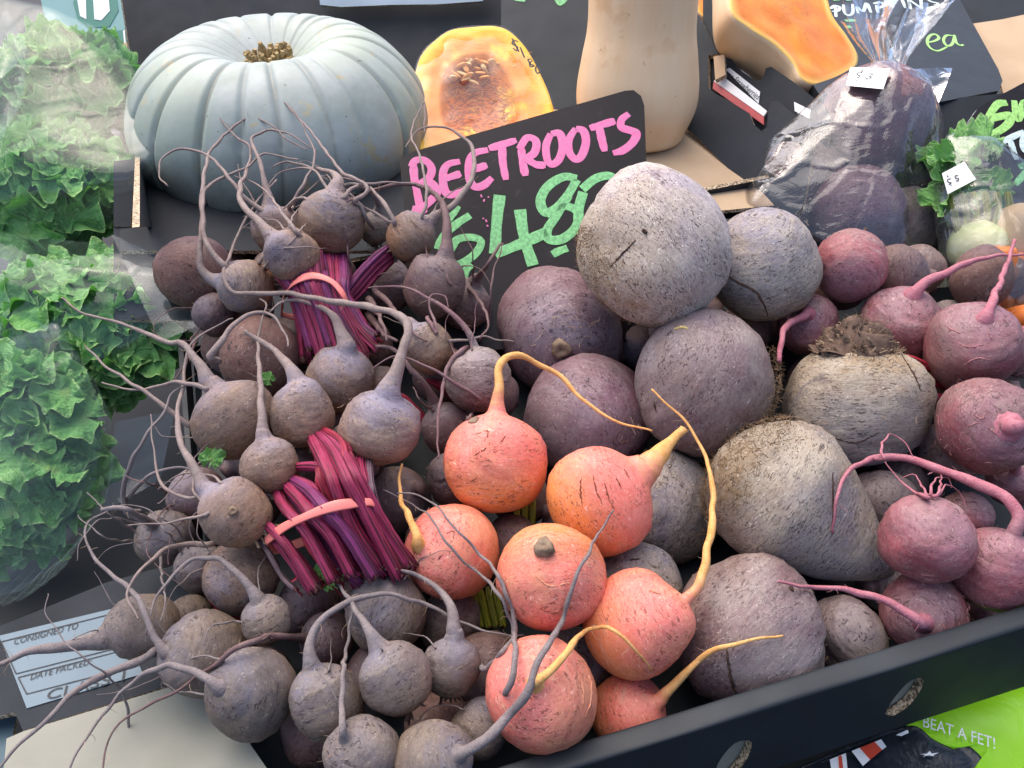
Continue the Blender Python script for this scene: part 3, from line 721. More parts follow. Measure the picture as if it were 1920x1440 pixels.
def stem(pix, dep_of, rpx, mat, parent, name='stem'):
    p = stem_path(pix, dep_of); d = proj(p[0])[2]; ph = rng.random()*6
    CLOUD.extend([proj(q)+(rpx*d/F*.8,) for q in p])
    rib = lambda th: 1+.07*np.cos(6*th+ph)+.07*np.cos(9*th+2*ph)
    prof = np.interp(np.linspace(0, 1, 26), [0, .15, .8, 1], [.6, .95, .95, 1.0])*(1+.03*rng.normal(size=26))
    V, Fs, uv = tube_data(p, rpx*d/F*prof, 36, rib, ell=(1, .8)); fm = [0]*len(Fs); fm[-1] = fm[-2] = 1
    V[-36:] += np.outer(rng.normal(size=36)*.0018, unit(p[-1]-p[-3]))
    return obj(name, mesh_from(name, V, Fs, [mat, M_CUT], fm=fm, uv=uv), parent)
def band(pix, deps, w, parent, nfront):
    cl = np.array(CLOUD); deps = list(deps)
    for i in range(nfront):
        m_ = (np.hypot(cl[:, 0]-pix[i][0], cl[:, 1]-pix[i][1]) < 17); deps[i] = min([deps[i]+.02]+list(cl[m_, 2]-cl[m_, 3]))-.0006
    p = catmull([P(u, v, d) for (u, v), d in zip(pix+[pix[0]], deps+[deps[0]])], 70)
    c = p.mean(0); V = []; n = len(p); t = np.gradient(p, axis=0); t /= np.linalg.norm(t, axis=1)[:, None]
    ax = unit(np.linalg.svd(p-c)[2][2])
    for k in range(n):
        out = unit(np.cross(t[k], ax)); out = out if out @ (p[k]-c) > 0 else -out
        side = unit(np.cross(t[k], out)); wk = w*(1+.15*math.sin(k*.35)); tw = .12*math.sin(k*.21)
        s2 = side*math.cos(tw)+out*math.sin(tw); o2 = out*math.cos(tw)-side*math.sin(tw)
        for a in np.linspace(0, 2*math.pi, 8, endpoint=False): V.append(p[k]+s2*wk*math.cos(a)+o2*w*.16*math.sin(a))
    Fs = [(i*8+j, i*8+(j+1) % 8, ((i+1) % n)*8+(j+1) % 8, ((i+1) % n)*8+j) for i in range(n-1) for j in range(8)]
    return obj('rubber_band', mesh_from('rubber_band', np.array(V), Fs, M_BAND), parent)

BD = {b[0]: b for b in B}
# -- the bunch tied in front of the blue-grey pumpkin
bt = empty('beetroot_bunch', P(600, 690, DEP['t3']+.03)); tag(bt, 'rubber-banded bunch of dusty beetroots with magenta stems, in front of the grey pumpkin', 'beetroot bunch', 'rubber-banded beetroot bunches')
for k in ('t1', 't2', 't3', 't4', 't5', 't6'): build_beet(BD[k], bt); crown_stubs(k, 14, .3, .3, M_CROWN if k != 't3' else M_CROWNL)
dt = DEP['t3']+.006
for n in range(22):
    f = n/21; fr = n % 2; arch = .020*math.sqrt(max(0, 1-((f-.5)*2)**2))
    a = 560+100*f; pix = [(512+138*f, 478-10*math.sin(f*3)), (520+132*f, 512), (546+104*f, 552), (562+120*f, 610), (572+140*f+6*rng.normal(), 672+18*math.sin(n*2.1)-22*f)]
    stem(pix, lambda u, v, t, A=arch, fr=fr, f=f: (lambda w: (DEP['t4' if f < .2 else 't3' if f < .65 else 't2']+.008)*(1-w)+(dt - A + .012*fr + .004 - .010*t)*w)(min(1, t/.36)**.8), 10.5 if n % 3 else 8, [M_STEM, M_STEM, M_STEMP][n % 3], bt)
for n in range(4):
    pix = [(728+3*n, 462+9*n), (700+3*n, 485+9*n), (668+3*n, 520+9*n), (640+2*n, 565+8*n), (650+18*n, 620)]
    stem(pix, lambda u, v, t, n=n: DEP['t5']+(dt+.012-DEP['t5'])*min(1, t*1.2)-.004+.003*n, 9, M_STEMP if n == 0 else M_STEM, bt)
for n in range(4):
    pix = [(650-10*n, 560+6*n), (675-8*n, 605), (715-14*n, 642+4*n)]
    stem(pix, lambda u, v, t, n=n: dt+.012+.004*n, 5.5, M_STEMR, bt)
band([(528, 590), (534, 552), (556, 527), (588, 517), (625, 530), (650, 565), (648, 590), (590, 600)], [dt+.012, dt-.010, dt-.020, dt-.026, dt-.022, dt-.010, dt+.020, dt+.034], .0034, bt, 6)
# -- the bunch tied in the middle
bm_ = empty('beetroot_bunch', P(620, 1080, DEP['m5']+.03)); tag(bm_, 'bunch of dusty beetroots tied by a rubber band just left of the orange beetroots', 'beetroot bunch', 'rubber-banded beetroot bunches')
for k in ('m1', 'm2', 'm3', 'm4', 'm5', 'm6'): build_beet(BD[k], bm_); crown_stubs(k, 16, .30, .32, M_CROWNL if k in ('m5', 'm6') else M_CROWN)
dm = DEP['m6']-.012
MS = [([(600,845),(625,900),(660,985),(700,1045)],13,M_STEM,0),([(625,845),(655,905),(692,975),(735,1058)],12,M_STEM,-.004),([(642,848),(676,908),(715,978),(756,1042)],12,M_STEM,.003),
 ([(668,868),(676,912),(705,962),(752,1034)],11,M_STEM,.010),([(692,865),(696,915),(712,965),(745,1022)],8,M_STEMG,.012),([(676,862),(684,905),(700,950),(735,1010)],10,M_STEM,.018),
 ([(556,928),(590,968),(625,1010),(652,1062)],13,M_STEM,-.002),([(580,920),(612,955),(655,1005),(692,1066)],13,M_STEMP,-.006),([(530,945),(565,985),(592,1025),(618,1075)],12,M_STEM,.002),
 ([(498,982),(530,1012),(560,1052),(584,1092)],11,M_STEM,.006),([(505,1000),(535,1035),(560,1070),(582,1100)],11,M_STEM,.014),([(490,1015),(512,1052),(530,1082),(548,1100)],6,M_STEMG,.012),
 ([(612,880),(640,940),(672,1005),(712,1062)],12,M_STEM,.008),([(560,950),(600,1000),(640,1050),(668,1085)],12,M_STEMP,.016),([(600,860),(605,900),(630,950),(660,1010)],11,M_STEMR,.02),([(640,830),(650,880),(668,930),(700,980)],10,M_STEMR,.024)]
CLOUD.clear()
MS += [([(u+rng.uniform(-9, 9), v+rng.uniform(-5, 7)) for u, v in pix], r*.85, [M_STEM, M_STEM, M_STEMR][i % 3], z+.005) for i, (pix, r, mt, z) in enumerate(MS) if mt is not M_STEMG]
for pix, r, mt, z in MS:
    kb = 'm2' if pix[0][1] < 865 and pix[0][0] < 660 else 'm4' if pix[0][0] > 660 else 'm5' if pix[0][1] < 960 else 'm6'
    bu, bv_ = BD[kb][2], BD[kb][3]; l_ = math.hypot(bu-pix[0][0], bv_-pix[0][1]); q0 = BD[kb][4]*.6; pix = [(bu+(pix[0][0]-bu)/l_*q0*.8, bv_+(pix[0][1]-bv_)/l_*q0)]+list(pix); pix[-1] = (pix[-1][0]+(pix[-1][0]-pix[-2][0])*.28, pix[-1][1]+(pix[-1][1]-pix[-2][1])*.28)
    bd = lambda u, v, z=z: dm+z-.016*math.sin(min(1, max(0, (u-480)/280))*3.1)
    stem(pix, lambda u, v, t, kb=kb, bd=bd: (lambda w: (DEP[kb]+.010)*(1-w)+(bd(u, v)-.004*t)*w)(min(1, t/.42)**.8), r*.96, mt, bm_)
band([(498, 1014), (530, 990), (572, 969), (620, 951), (660, 944), (696, 942), (704, 956), (660, 985), (580, 1012), (520, 1030)],
     [dm+.006, dm-.010, dm-.022, dm-.030, dm-.026, dm-.014, dm+.004, dm+.032, dm+.036, dm+.026], .0036, bm_, 6)

# torn stalks and leaf bases at the cut end of the middle bunch
for mt, n_ in ((M_STEMR, 16), (M_CROWN, 26), (M_STEMG, 12)):
    parts = []
    for h in range(n_):
        f = rng.random(); u = 560+150*f+rng.normal()*8; v = 1098-34*f+rng.normal()*14; b0 = P(u, v, dm-.002+.012*rng.random()); dr = unit(RIGHT*(.5+rng.normal()*.5)-UP*(.8+rng.normal()*.4)+rng.normal(size=3)*.4)
        p_ = np.array([b0+dr*.010*(.4+rng.random())*x+rng.normal(size=3)*.0006 for x in np.linspace(0, 1, 6)]); v_, f_, _ = tube_data(p_, .0022*(.5+.7*rng.random())*np.array([1, 1.1, 1, .9, .7, .3]), 6, ell=(1, .4)); parts.append((v_, f_))
    v_, f_ = join_data(parts); x = obj('torn_stalks', mesh_from('torn_stalks', v_, f_, mt, False), bm_); x['kind'] = 'stuff'
# -- every other beetroot is loose
LB = {
 'g1': ('dark bulging beetroot with thick root arching up across the price board', 'dark'), 'g2': ('small brown beetroot touching the lower left corner of the price board', 'dark'),
 'g3': ('round pinkish dusty beetroot right of the upper bunch, its root curling left', 'dark'), 'g4': ('purple beetroot with long roots just above left of the topmost orange beetroot', 'dark'),
 'g5': ('dark red-brown beetroot half hidden directly left of the topmost orange beetroot', 'dark'), 'g6': ('shaded dark beetroot peeping out low on the left of the topmost orange beetroot', 'dark'),
 'g7': ('pale tan beetroot mostly hidden between the price board and a large purple one', 'dark'), 'g8': ('small dusty beetroot peeping out between two tailed bulbs of the middle bunch', 'dark'),
 'g9': ('shadowed beetroot beside the plastic at the left of the upper bunch', 'dark'), 'g10': ('shadowed beetroot with three thick roots right behind the upper magenta stems', 'dark'),
 'l1': ('large round ash-grey beetroot overhanging the pale cardboard flap, root trailing left', 'ash'), 'l2': ('tall ash-grey beetroot whose neck bends into a root reaching the orange ones', 'ash'),
 'l3': ('round ash-grey beetroot with short twisted root, in the bottom row of grey ones', 'ash'), 'l4': ('ash-grey beetroot with a thick reddish neck, directly left of the orange pair', 'ash'),
 'l5': ('ash-grey beetroot right below the cut stem ends of the middle bunch', 'ash'), 'l6': ('ash-grey beetroot at the bottom edge with an upright thin root', 'ash'),
 'l7': ('ash-grey beetroot at the bottom edge whose long root crosses the orange ones', 'ash'), 'l8': ('ash-grey beetroot tucked against the lowest large orange beetroot', 'ash'),
 'l9': ('elongated ash-grey beetroot behind the large round one by the cardboard flap', 'ash'), 'l10': ('ash-grey beetroot with thick root lying straight across the white printed label', 'ash'),
 'l11': ('narrow ash-grey beetroot with reddish top squeezed next to the label', 'ash'), 'l12': ('small ash-grey beetroot with a looping root, left of the dark gap below the stems', 'ash'),
 'l13': ('dusty beetroot directly beneath the lowest bulb of the middle bunch', 'ash'), 'l14': ('ash-grey beetroot in shade left of the one beneath the middle bunch', 'ash'),
 'l15': ('shaded beetroot with wild roots nearest the lower lettuce bag', 'ash'), 'l16': ('dark beetroot in the gap below the stem ends, root running far left', 'ash'),
 'l17': ('shaded dark beetroot behind the lowest left bulb of the middle bunch', 'ash'),
 'o1': ('topmost orange beetroot with its amber root arching over to the right', 'orange'), 'o2': ('orange beetroot with a thick pointed neck aiming up to the right', 'orange'),
 'o3': ('leftmost orange beetroot, its stubby root pointing up', 'orange'), 'o4': ('orange beetroot with a round brown root scar facing the viewer', 'orange'),
 'o5': ('pinkish orange beetroot with a long amber root curving high to the right', 'orange'), 'o6': ('largest orange beetroot, nearest the viewer, with a hooked amber root', 'orange'),
 'o7': ('lowest orange beetroot wedged at the box rim, yellow root pointing right', 'orange'),
 'b1': ('biggest pale grey beetroot, topmost of the heap, partly covering the price board', 'large'), 'b2': ('large grey cracked beetroot behind the topmost pale one, beside the plastic bag', 'large'),
 'b3': ('large reddish purple beetroot right below the price board', 'large'), 'b4': ('large smooth purple-grey beetroot in the centre right under the topmost pale one', 'large'),
 'b5': ('large stone-grey beetroot with a rough brown crown on top', 'large'), 'b6': ('large purple beetroot right behind the topmost orange one', 'large'),
 'b7': ('large stone-grey cone-shaped beetroot with its tip pointing to the lower right', 'large'), 'b8': ('large purple-grey beetroot with a dark crack and torn end, resting on the box rim', 'large'),
 'b9': ('smaller round purple-grey beetroot on the rim right of the cracked one', 'large'), 'b10': ('shaded earthy beetroot under the orange one with the thick neck', 'large'),
 'b11': ('brownish beetroot peeping out behind two orange ones', 'large'), 'b12': ('shaded purple beetroot between the cone-shaped one and the round red one', 'large'),
 'r1': ('red beetroot at the foot of the clear bag of beetroots', 'red'), 'r2': ('red beetroot with a bent pink root beneath the grey cracked one', 'red'),
 'r3': ('reddish beetroot right of the rough brown crown, long root reaching the right edge', 'red'), 'r4': ('scratched red beetroot with root standing up before the carrots', 'red'),
 'r5': ('smooth pinkish purple beetroot at the right edge, tail pointing right', 'red'), 'r6': ('round red beetroot with curly rootlets on top', 'red'),
 'r7': ('pink red beetroot at the right rim with a very long pink root', 'red'), 'r8': ('shiny dark red beetroot behind the rim, straight root lying left', 'red'),
 'r9': ('small shaded red beetroot behind the one with curly rootlets', 'red'), 'r10': ('shaded red beetroot at the right edge under the smooth pinkish one', 'red'),
 'r11': ('red beetroot cut by the right edge beside the scratched one', 'red'), 'r12': ('dark red beetroot deep between two red ones at the rim', 'red'),
}
GR = {'dark': 'loose small beetroots behind the bunches', 'ash': 'loose ash-grey beetroots in the near left corner', 'orange': 'orange beetroots', 'large': 'large loose beetroots', 'red': 'red beetroots'}
for k, (lab, g) in LB.items():
    o = build_beet(BD[k]); tag(o, lab, 'beetroot', GR[g])
for k in ('l4', 'l11', 'l13', 'l3', 'l9'): crown_stubs(k, 10, .3, .3)
# thin wild roots that fill the tangle at the left
def wild_root(k, n, a0, a1, ln0, ln1, r=2.4):
    o, M, R, L, i = THINGS[k]
    for h in range(n):
        a = math.radians(rng.uniform(a0, a1)); cu = rng.normal()*.020; u = uu[i]+rp[i]*.85*math.cos(a); v = vv[i]-rp[i]*.85*math.sin(a); pix = [(u, v)]; ln = rng.uniform(ln0, ln1); st = ln/7
        for t in range(7):
            a += cu*st*.55+rng.normal()*.16; u += st*math.cos(a); v -= st*math.sin(a); pix.append((u, v))
        p = root_path(pix, dep[i]-.3*RAD[i], r, lift=.004); p = np.vstack([[p[0]+FWD*.012], p[1:]]); rw = r*(.6+.8*rng.random())*dep[i]/F
        me = root_mesh('side_root', p, rw, rw*.3, RM[BD[k][1]]); obj('side_root', me, o)
for k in ('t1', 't2', 't3', 't4', 't5'): wild_root(k, 2, 30, 150, 90, 200)
for k in ('m1', 'm6', 'l15', 'l14', 'l17', 'g9'): wild_root(k, 3, 110, 240, 90, 210)
for k in ('l1', 'l9', 'l10', 'l13', 'l12'): wild_root(k, 2, 100, 200, 70, 180)
for k in ('g1', 'g2', 'g3', 'g4', 'g5', 'g10'): wild_root(k, 2, 20, 160, 60, 130)
for k in ('l2', 'l3', 'l4', 'l6', 'l8', 'l5', 'l16'): wild_root(k, 1, 40, 140, 60, 150)
# surface rootlets, fibres and crowns of the larger ones
fibre_mat('b1', 0, 6.28, -.99, -.60, 1000, .11, .00028, M_FIBRE, 1.5)
fibre_mat('b4', 0, 6.28, -.99, -.62, 900, .11, .00028, M_FIBRE, 1.5)
fibre_mat('b5', 0, 6.28, -.99, -.74, 500, .13, .00026); crown_cone('b5', .50, .44); crown_stubs('b5', 40, .13, .5, M_CROWN, .05); crown_stubs('b5', 24, .13, .5, M_CROWNL, .04)
fibre_mat('b7', 0, 6.28, -.99, -.52, 1100, .10, .00028, M_FIBRE, 1.5)
fibre_mat('b2', 0, 6.28, -.98, -.60, 240, .2, .00036); fibre_mat('b10', 0, 6.28, -.4, .9, 220, .2, .0004); fibre_mat('b6', 0, 1.2, .45, .8, 90, .14, .0003)
fibre_mat('b3', 0, 6.28, .82, .99, 110, .2, .00032, M_FIBREL); fibre_mat('b3', 0, 6.28, -.98, -.7, 120, .2, .0004)
fibre_mat('b8', 0, 6.28, .85, .98, 60, .12, .00032)
for k in ('r1', 'r2', 'r3', 'r4', 'r5', 'r6', 'r7', 'r8', 'r9'): fibre_mat(k, 0, 6.28, -.5, .95, 42, .22, .00024, M_FIBRER, .8)
for k in ('o1', 'o2', 'o3', 'o4', 'o5', 'o6', 'o7'): fibre_mat(k, 0, 6.28, .45, .95, 26, .14, .00018, M_FIBRE, .8)
for k in ('b1', 'b2', 'b3', 'b4', 'b5', 'b6', 'b7', 'b8', 'b9'): fibre_mat(k, 0, 6.28, -.6, .9, 36, .12, .00022, M_FIBREL, .8, 'fine_rootlets')
for k in list(LB)+['t1', 't2', 't3', 't4', 't5', 'm1', 'm2', 'm3', 'm4', 'm5', 'm6']:
    if k[0] in 'glmt': fibre_mat(k, 0, 6.28, .3, .95, 16, .2, .00020, M_FIBREL, .8, 'fine_rootlets')
crown_stubs('r1', 8, .3, .25, M_CROWN); crown_stubs('r3', 10, .2, .25, M_CROWNL)
# root scar on the orange one that faces the viewer, and on the topmost one
def scar(k, u, v, r):
    o, M, R, L, i = THINGS[k]; d = dep[i]; q = math.hypot(u-uu[i], v-vv[i]); dz = math.sqrt(max(0, rp[i]**2-q*q))*d/F
    p = P(u, v, d-dz); n = unit(p-CEN[i]); rr = r*d/F; prof = [(-.5, 1.25), (.15, 1.15), (.45, 1.0), (.6, .8), (.5, .45), (.3, .05)]
    V = []; ns = 18; Mx = frame_matrix(n, p)
    for z, a in prof:
        for j in range(ns):
            t = 6.2832*j/ns; w = 1+.12*math.sin(3*t+1)+.07*math.sin(7*t); V.append(np.array(Mx @ Vector((rr*a*w*math.cos(t), rr*a*w*math.sin(t), rr*z))))
    Fs = [(a*ns+j, a*ns+(j+1) % ns, (a+1)*ns+(j+1) % ns, (a+1)*ns+j) for a in range(len(prof)-1) for j in range(ns)]
    obj('root_scar', mesh_from('root_scar', np.array(V), Fs, M_CROWNL), o)
scar('o4', 1020, 1024, 15); scar('o1', 889, 790, 9); scar('m6', 437, 958, 7); scar('b8', 1420, 1283, 9); scar('b3', 1052, 655, 15)
M_STRAW = simple_mat('straw', lin('cdb878'), lin('b9a060'), 200, .8, 0); M_CRACK = simple_mat('dark_crack', lin('3a2820'), lin('4d382c'), 300, .9, 0); M_SPLIT = simple_mat('brown_split', lin('8a4a30'), lin('6e3a26'), 300, .8, 0); M_SCRATCH = simple_mat('pale_scratch', lin('d99a78'), lin('c98260'), 300, .6, 0)
def crack(k, pix, rpx, mat=M_CRACK, name='crack'):
    "split or scratch in the skin: a thin sunken line that follows the surface"
    o, M, R, L, i = THINGS[k]; me = o.data; bv = BVHTree.FromPolygons([tuple(M @ x.co) for x in me.vertices], [tuple(p.vertices) for p in me.polygons]); pts = []
    for u, v in catmull([list(p)+[0] for p in pix], 8*len(pix))[:, :2]:
        r = FWD + (u-W0/2)/F*RIGHT - (v-H0/2)/F*UP; h, n, _, _ = bv.ray_cast(Vector(tuple(CAM)), Vector(tuple(unit(r))))
        if h is not None: pts.append(np.array(h)+rng.normal(size=3)*.00025)
    if len(pts) < 4: return
    pts = np.array(pts); t = np.linspace(0, 1, len(pts)); V, Fs, _ = tube_data(pts, rpx*dep[i]/F*np.sin(np.clip(t*.94+.03, 0, 1)*math.pi)**.6*(.7+.5*rng.random(len(pts))), 6); obj(name, mesh_from(name, V, Fs, mat), o)
crack('b8', [(1362,1212),(1366,1240),(1372,1275),(1382,1308)], 3.2); crack('b8', [(1480,1100),(1488,1110)], 4); crack('b8', [(1300,1285),(1325,1305),(1350,1318)], 2)
crack('b2', [(1350,510),(1385,530),(1415,545),(1432,570),(1440,592)], 2.6); crack('b1', [(1140,505),(1165,478),(1192,450)], 2); crack('b1', [(1205,430),(1212,437)], 4)
crack('b5', [(1690,665),(1712,700),(1728,735)], 2); crack('b5', [(1560,820),(1605,830),(1650,810)], 1.8); crack('b7', [(1560,870),(1562,930),(1560,1005)], 1.8); crack('b4', [(1225,750),(1232,775)], 2)
for a in ([(890,815),(915,808),(908,830)], [(885,855),(905,845),(922,828)], [(938,830),(950,815)], [(880,905),(895,895)]): crack('o1', a, 1.0, M_SPLIT, 'split')
for a in ([(1090,895),(1088,920),(1092,950)], [(1112,890),(1118,920),(1130,945)], [(1133,900),(1140,930),(1152,955)], [(1155,895),(1165,915)], [(1170,880),(1182,900)]): crack('o2', a, 1.4, M_SPLIT, 'split')
for a in ([(1000,1075),(1030,1098),(1070,1092)], [(985,1010),(1030,1000),(1060,1015)], [(1010,1055),(1012,1068)]): crack('o4', a, 1.5, M_SCRATCH, 'scratch')
for a in ([(1080,1230),(1105,1270),(1108,1310),(1095,1350)], [(1068,1240),(1092,1285),(1092,1325)], [(965,1255),(975,1280)]): crack('o6', a, 1.6, M_SCRATCH, 'scratch')
for a in ([(835,1000),(850,995)], [(820,1050),(830,1040)], [(850,1075),(862,1062)]): crack('o3', a, 1.0, M_SPLIT, 'split')
for a in ([(1215,1105),(1240,1115)],): crack('o5', a, 3, M_SCRATCH, 'scratch')
for a in ([(1790,640),(1815,650),(1850,645)], [(1800,690),(1830,672),(1860,676)], [(1850,620),(1862,640)], [(1770,610),(1800,625)]): crack('r4', a, 1.4, M_FIBRER, 'scratch')
for a in ([(1820,770),(1840,785),(1850,772)], [(1812,800),(1835,792)], [(1850,800),(1870,815)]): crack('r5', a, 1.2, M_FIBRER, 'scratch')
crack('b4', [(1264,617),(1277,614),(1290,616)], 3.2, M_STRAW, 'straw_bit'); crack('b11', [(1180,1050),(1200,1048)], 2)
# stems that show between the heaps, each with the beetroot it belongs to
for n in range(5):
    pix = [(800+8*n, 712+5*n), (840+6*n, 728+6*n), (885+5*n, 752+4*n), (925, 775+3*n)]
    stem(pix, lambda u, v, t, n=n: DEP['g4']+.022+.004*n, 9, M_STEMR, THINGS['g4'][0])
for n in range(4):
    pix = [(752+10*n, 740+10*n), (775+8*n, 765+8*n), (800+6*n, 800+5*n)]
    stem(pix, lambda u, v, t, n=n: DEP['g5']+.01+.004*n, 9, M_STEMR, THINGS['g5'][0])
for n in range(8):
    pix = [(1700+4*n, 668+24*n), (1745, 690+20*n+6*(n % 3)), (1800, 715+16*n)]
    stem(pix, lambda u, v, t, n=n: max(DEP['r4'], DEP['r5'])+.012+.005*(n % 2), 9, M_STEMR if n < 5 else M_STEMP, THINGS['r5'][0])
for n in range(3):
    pix = [(965+14*n, 900), (970+14*n, 950), (962+16*n, 1010), (950+18*n, 1060)]
    stem(pix, lambda u, v, t, n=n: DEP['o1']+.012+.004*n, 8, M_STEMY, THINGS['o1'][0])
for n in range(4):
    pix = [(885+14*n, 1100), (892+14*n, 1135), (902+14*n, 1175)]
    stem(pix, lambda u, v, t, n=n: DEP['o3']+.02+.004*n, 8, M_STEMY, THINGS['o3'][0])
for n in range(3):
    pix = [(395+8*n, 1128+8*n), (430, 1140+8*n), (470, 1150+6*n)]
    stem(pix, lambda u, v, t, n=n: DEP['l11']-.012+.004*n, 8, M_STEMR, THINGS['l11'][0])

# lower layer of the heap, seen only as dark shapes in the gaps
fm_ = [bulb_mesh('beetroot', .030, .030, .004, .006, BM[t], 900+i, .04) for i, t in enumerate(('dark', 'dark', 'dark', 'purple'))]
F_ALL = list(zip(CEN, RAD)); cnt = 0
for gv in np.arange(520, 1440, 46):
    for gu in np.arange(380, 1930, 50):
        u = gu+rng.uniform(-18, 18); v = gv+rng.uniform(-16, 16); sc = rng.uniform(.8, 1.25); r = .030*sc
        for dd in (.04, .05, .06, .07, .08, .09, .10, .115, .13):
            c = P(u, v, D(v)+dd)
            q = c-A
            if q @ BI < .035 or q @ BN < -HB-.13*(q @ BI)+r or q @ E < L0+.03: continue
            near = [dep[i] for i in range(N) if math.hypot(u-uu[i], v-vv[i]) < rp[i]+r*F/.7*.9]
            if near and D(v)+dd < max(near)+.1*r: continue
            if all(np.linalg.norm(c-a) > .97*(r+b) for a, b in F_ALL): break
        else: continue
        F_ALL.append((c, r)); cnt += 1
        M = frame_matrix(rng.normal(size=3), c) @ Matrix.Scale(sc, 4)
        tag(obj('beetroot', fm_[cnt % 4], None, M), 'dark beetroot in the shaded lower layer, glimpsed through gaps in the heap', 'beetroot', 'beetroots in the lower layer of the heap')
print('fillers', cnt)
# ------------------------------------------------------------------ behind the heap: pumpkins, boards and cartons
def T2(v): return 1.0/(1.0526-.000904*(400-v))
def film_mat(name, tint, haze, hazecol, rough, bumps, spec_boost=.0, bscale=60, cap=.42, fmul=1.0):
    "thin clear plastic: mostly see-through, reflecting at grazing angles, a little milky"
    m = NT(name); c = m.co(); m.t.nodes.remove(m.b)
    n1 = m.noise(c, bscale, 4, .6, .8); vor = m.n('TexVoronoi', {'Scale': bscale*.45}, feature='DISTANCE_TO_EDGE')
    wv = m.n('VectorMath', operation='ADD'); m.set(wv.inputs[0], c); nz = m.n('TexNoise', {'Scale': bscale*.5, 'Detail': 2.0}); m.set(nz.inputs['Vector'], c)
    sc = m.n('VectorMath', operation='SCALE'); m.set(sc.inputs[0], nz.outputs['Color']); sc.inputs['Scale'].default_value = .05; m.set(wv.inputs[1], sc.outputs[0]); m.set(vor.inputs['Vector'], wv.outputs[0])
    crease = m.ramp(vor.outputs['Distance'], .0, .10, (1, 1, 1, 1), (0, 0, 0, 1), 'EASE')
    nrm = m.bump(m.math('ADD', n1, m.math('MULTIPLY', crease, .55)), bumps, .006)
    fr = m.n('Fresnel', {'IOR': 1.5, 'Normal': nrm}).outputs[0]
    f = m.math('MINIMUM', m.math('ADD', m.math('MULTIPLY', fr, fmul), spec_boost), cap)
    tr = m.n('BsdfTransparent', {'Color': tint}).outputs[0]; gl = m.n('BsdfGlossy', {'Roughness': rough, 'Normal': nrm, 'Color': (1, 1, 1, 1)}).outputs[0]
    df = m.n('BsdfDiffuse', {'Color': hazecol, 'Normal': nrm}).outputs[0]; tl = m.n('BsdfTranslucent', {'Color': hazecol, 'Normal': nrm}).outputs[0]
    mk = m.n('MixShader', {0: .5}); m.set(mk.inputs[1], df); m.set(mk.inputs[2], tl)
    h = m.n('MixShader'); m.set(h.inputs[0], m.math('ADD', haze, m.math('MULTIPLY', crease, haze*.8))); m.set(h.inputs[1], tr); m.set(h.inputs[2], mk.outputs[0])
    o = m.n('MixShader'); m.set(o.inputs[0], f); m.set(o.inputs[1], h.outputs[0]); m.set(o.inputs[2], gl); m.t.links.new(o.outputs[0], m.out.inputs[0])
    return m.m
M_BAG = film_mat('clear_bag_plastic', (.985, .985, .99, 1), .03, (.85, .88, .95, 1), .06, .34, .008, 30, .6, 1.25)
M_BAGH = film_mat('milky_bag_plastic', (.96, .985, .98, 1), .034, (.48, .60, .60, 1), .10, .16, .0, 26, .035)
M_CLING = film_mat('cling_film', (.99, .99, .99, 1), .003, (.85, .85, .9, 1), .05, .06, .0, 30, .035)

# -- box under the pumpkin
pb = empty('pumpkin_box', P(470, 520, .95)); tag(pb, 'black cardboard box with torn tan edge under the grey pumpkin', 'box')
pf = Plane((215, 440, .93), (470, 450, .945), (230, 540, .90))
px_slab('front_panel', pf, [(213, 424), (328, 421), (336, 430), (347, 449), (480, 439), (500, 600), (213, 600)], .005, (M_BLACKM, M_TAN, M_CORR), pb)
px_slab('folded_flap', Plane((335, 423, .965), (470, 437, .95), (347, 449, .945)), [(332, 422), (448, 415), (472, 437), (348, 448)], .004, (M_TAN, M_TAN, M_CORR), pb, off=-.002)
px_slab('corner_post', Plane((215, 300, .96), (260, 298, .965), (230, 420, .935)), [(213, 302), (256, 297), (261, 392), (246, 399), (245, 424), (213, 424)], .010, (M_BLACKM, M_TAN, M_CORR), pb)
px_slab('side_panel', Plane((262, 250, 1.25), (285, 420, .97), (275, 320, 1.25)), [(262, 240), (275, 240), (285, 425), (262, 425)], .005, (M_BLACK, M_TAN, M_CORR), pb)
t2p = Plane((300, 300, T2(300)), (700, 300, T2(300)), (500, 460, T2(460)))
px_slab('floor_panel', t2p, [(225, 240), (790, 240), (800, 470), (225, 470)], .004, (M_BLACKM, M_TAN, M_CORR), pb, off=-.004)
bp = Plane((230, 0, 1.38), (940, 0, 1.38), (580, 330, 1.30))
px_slab('back_panel', bp, [(190, -80), (1100, -80), (1100, 250), (225, 250)], .005, (M_BLACKM, M_TAN, M_CORR), pb)
o = px_slab('pale_board', Plane((600, 0, 1.35), (930, 0, 1.35), (700, 60, 1.345)), [(594, -60), (935, -60), (905, 2), (820, 8), (735, 9), (640, 13), (600, 9)], .004, (card_mat('pale_grey_card', lin('9aa7b0'), lin('8b99a3'), .6, .3), M_TAN, M_CORR))
tag(o, 'pale grey board edge showing along the top above the dark panel', 'board')
bb = Plane((940, 0, 1.27), (1100, 0, 1.27), (1000, 250, 1.21))
bo = empty('chalkboard', P(1010, 260, 1.22)); tag(bo, 'dark board with pale edge standing left of the butternut', 'board')
px_slab('board', bb, [(940, -80), (1140, -80), (1140, 290), (938, 290)], .005, (M_BLACK, M_BLACK, simple_mat('pale_board_edge', lin('c8ccc8'), lin('7d8082'), 300, .6)), bo)
glyph('painted_mark', bb, [[(962, -4), (985, 0)], [(1042, -6), (1050, 6), (1062, -4)]], 9, M_GREEN, bo)
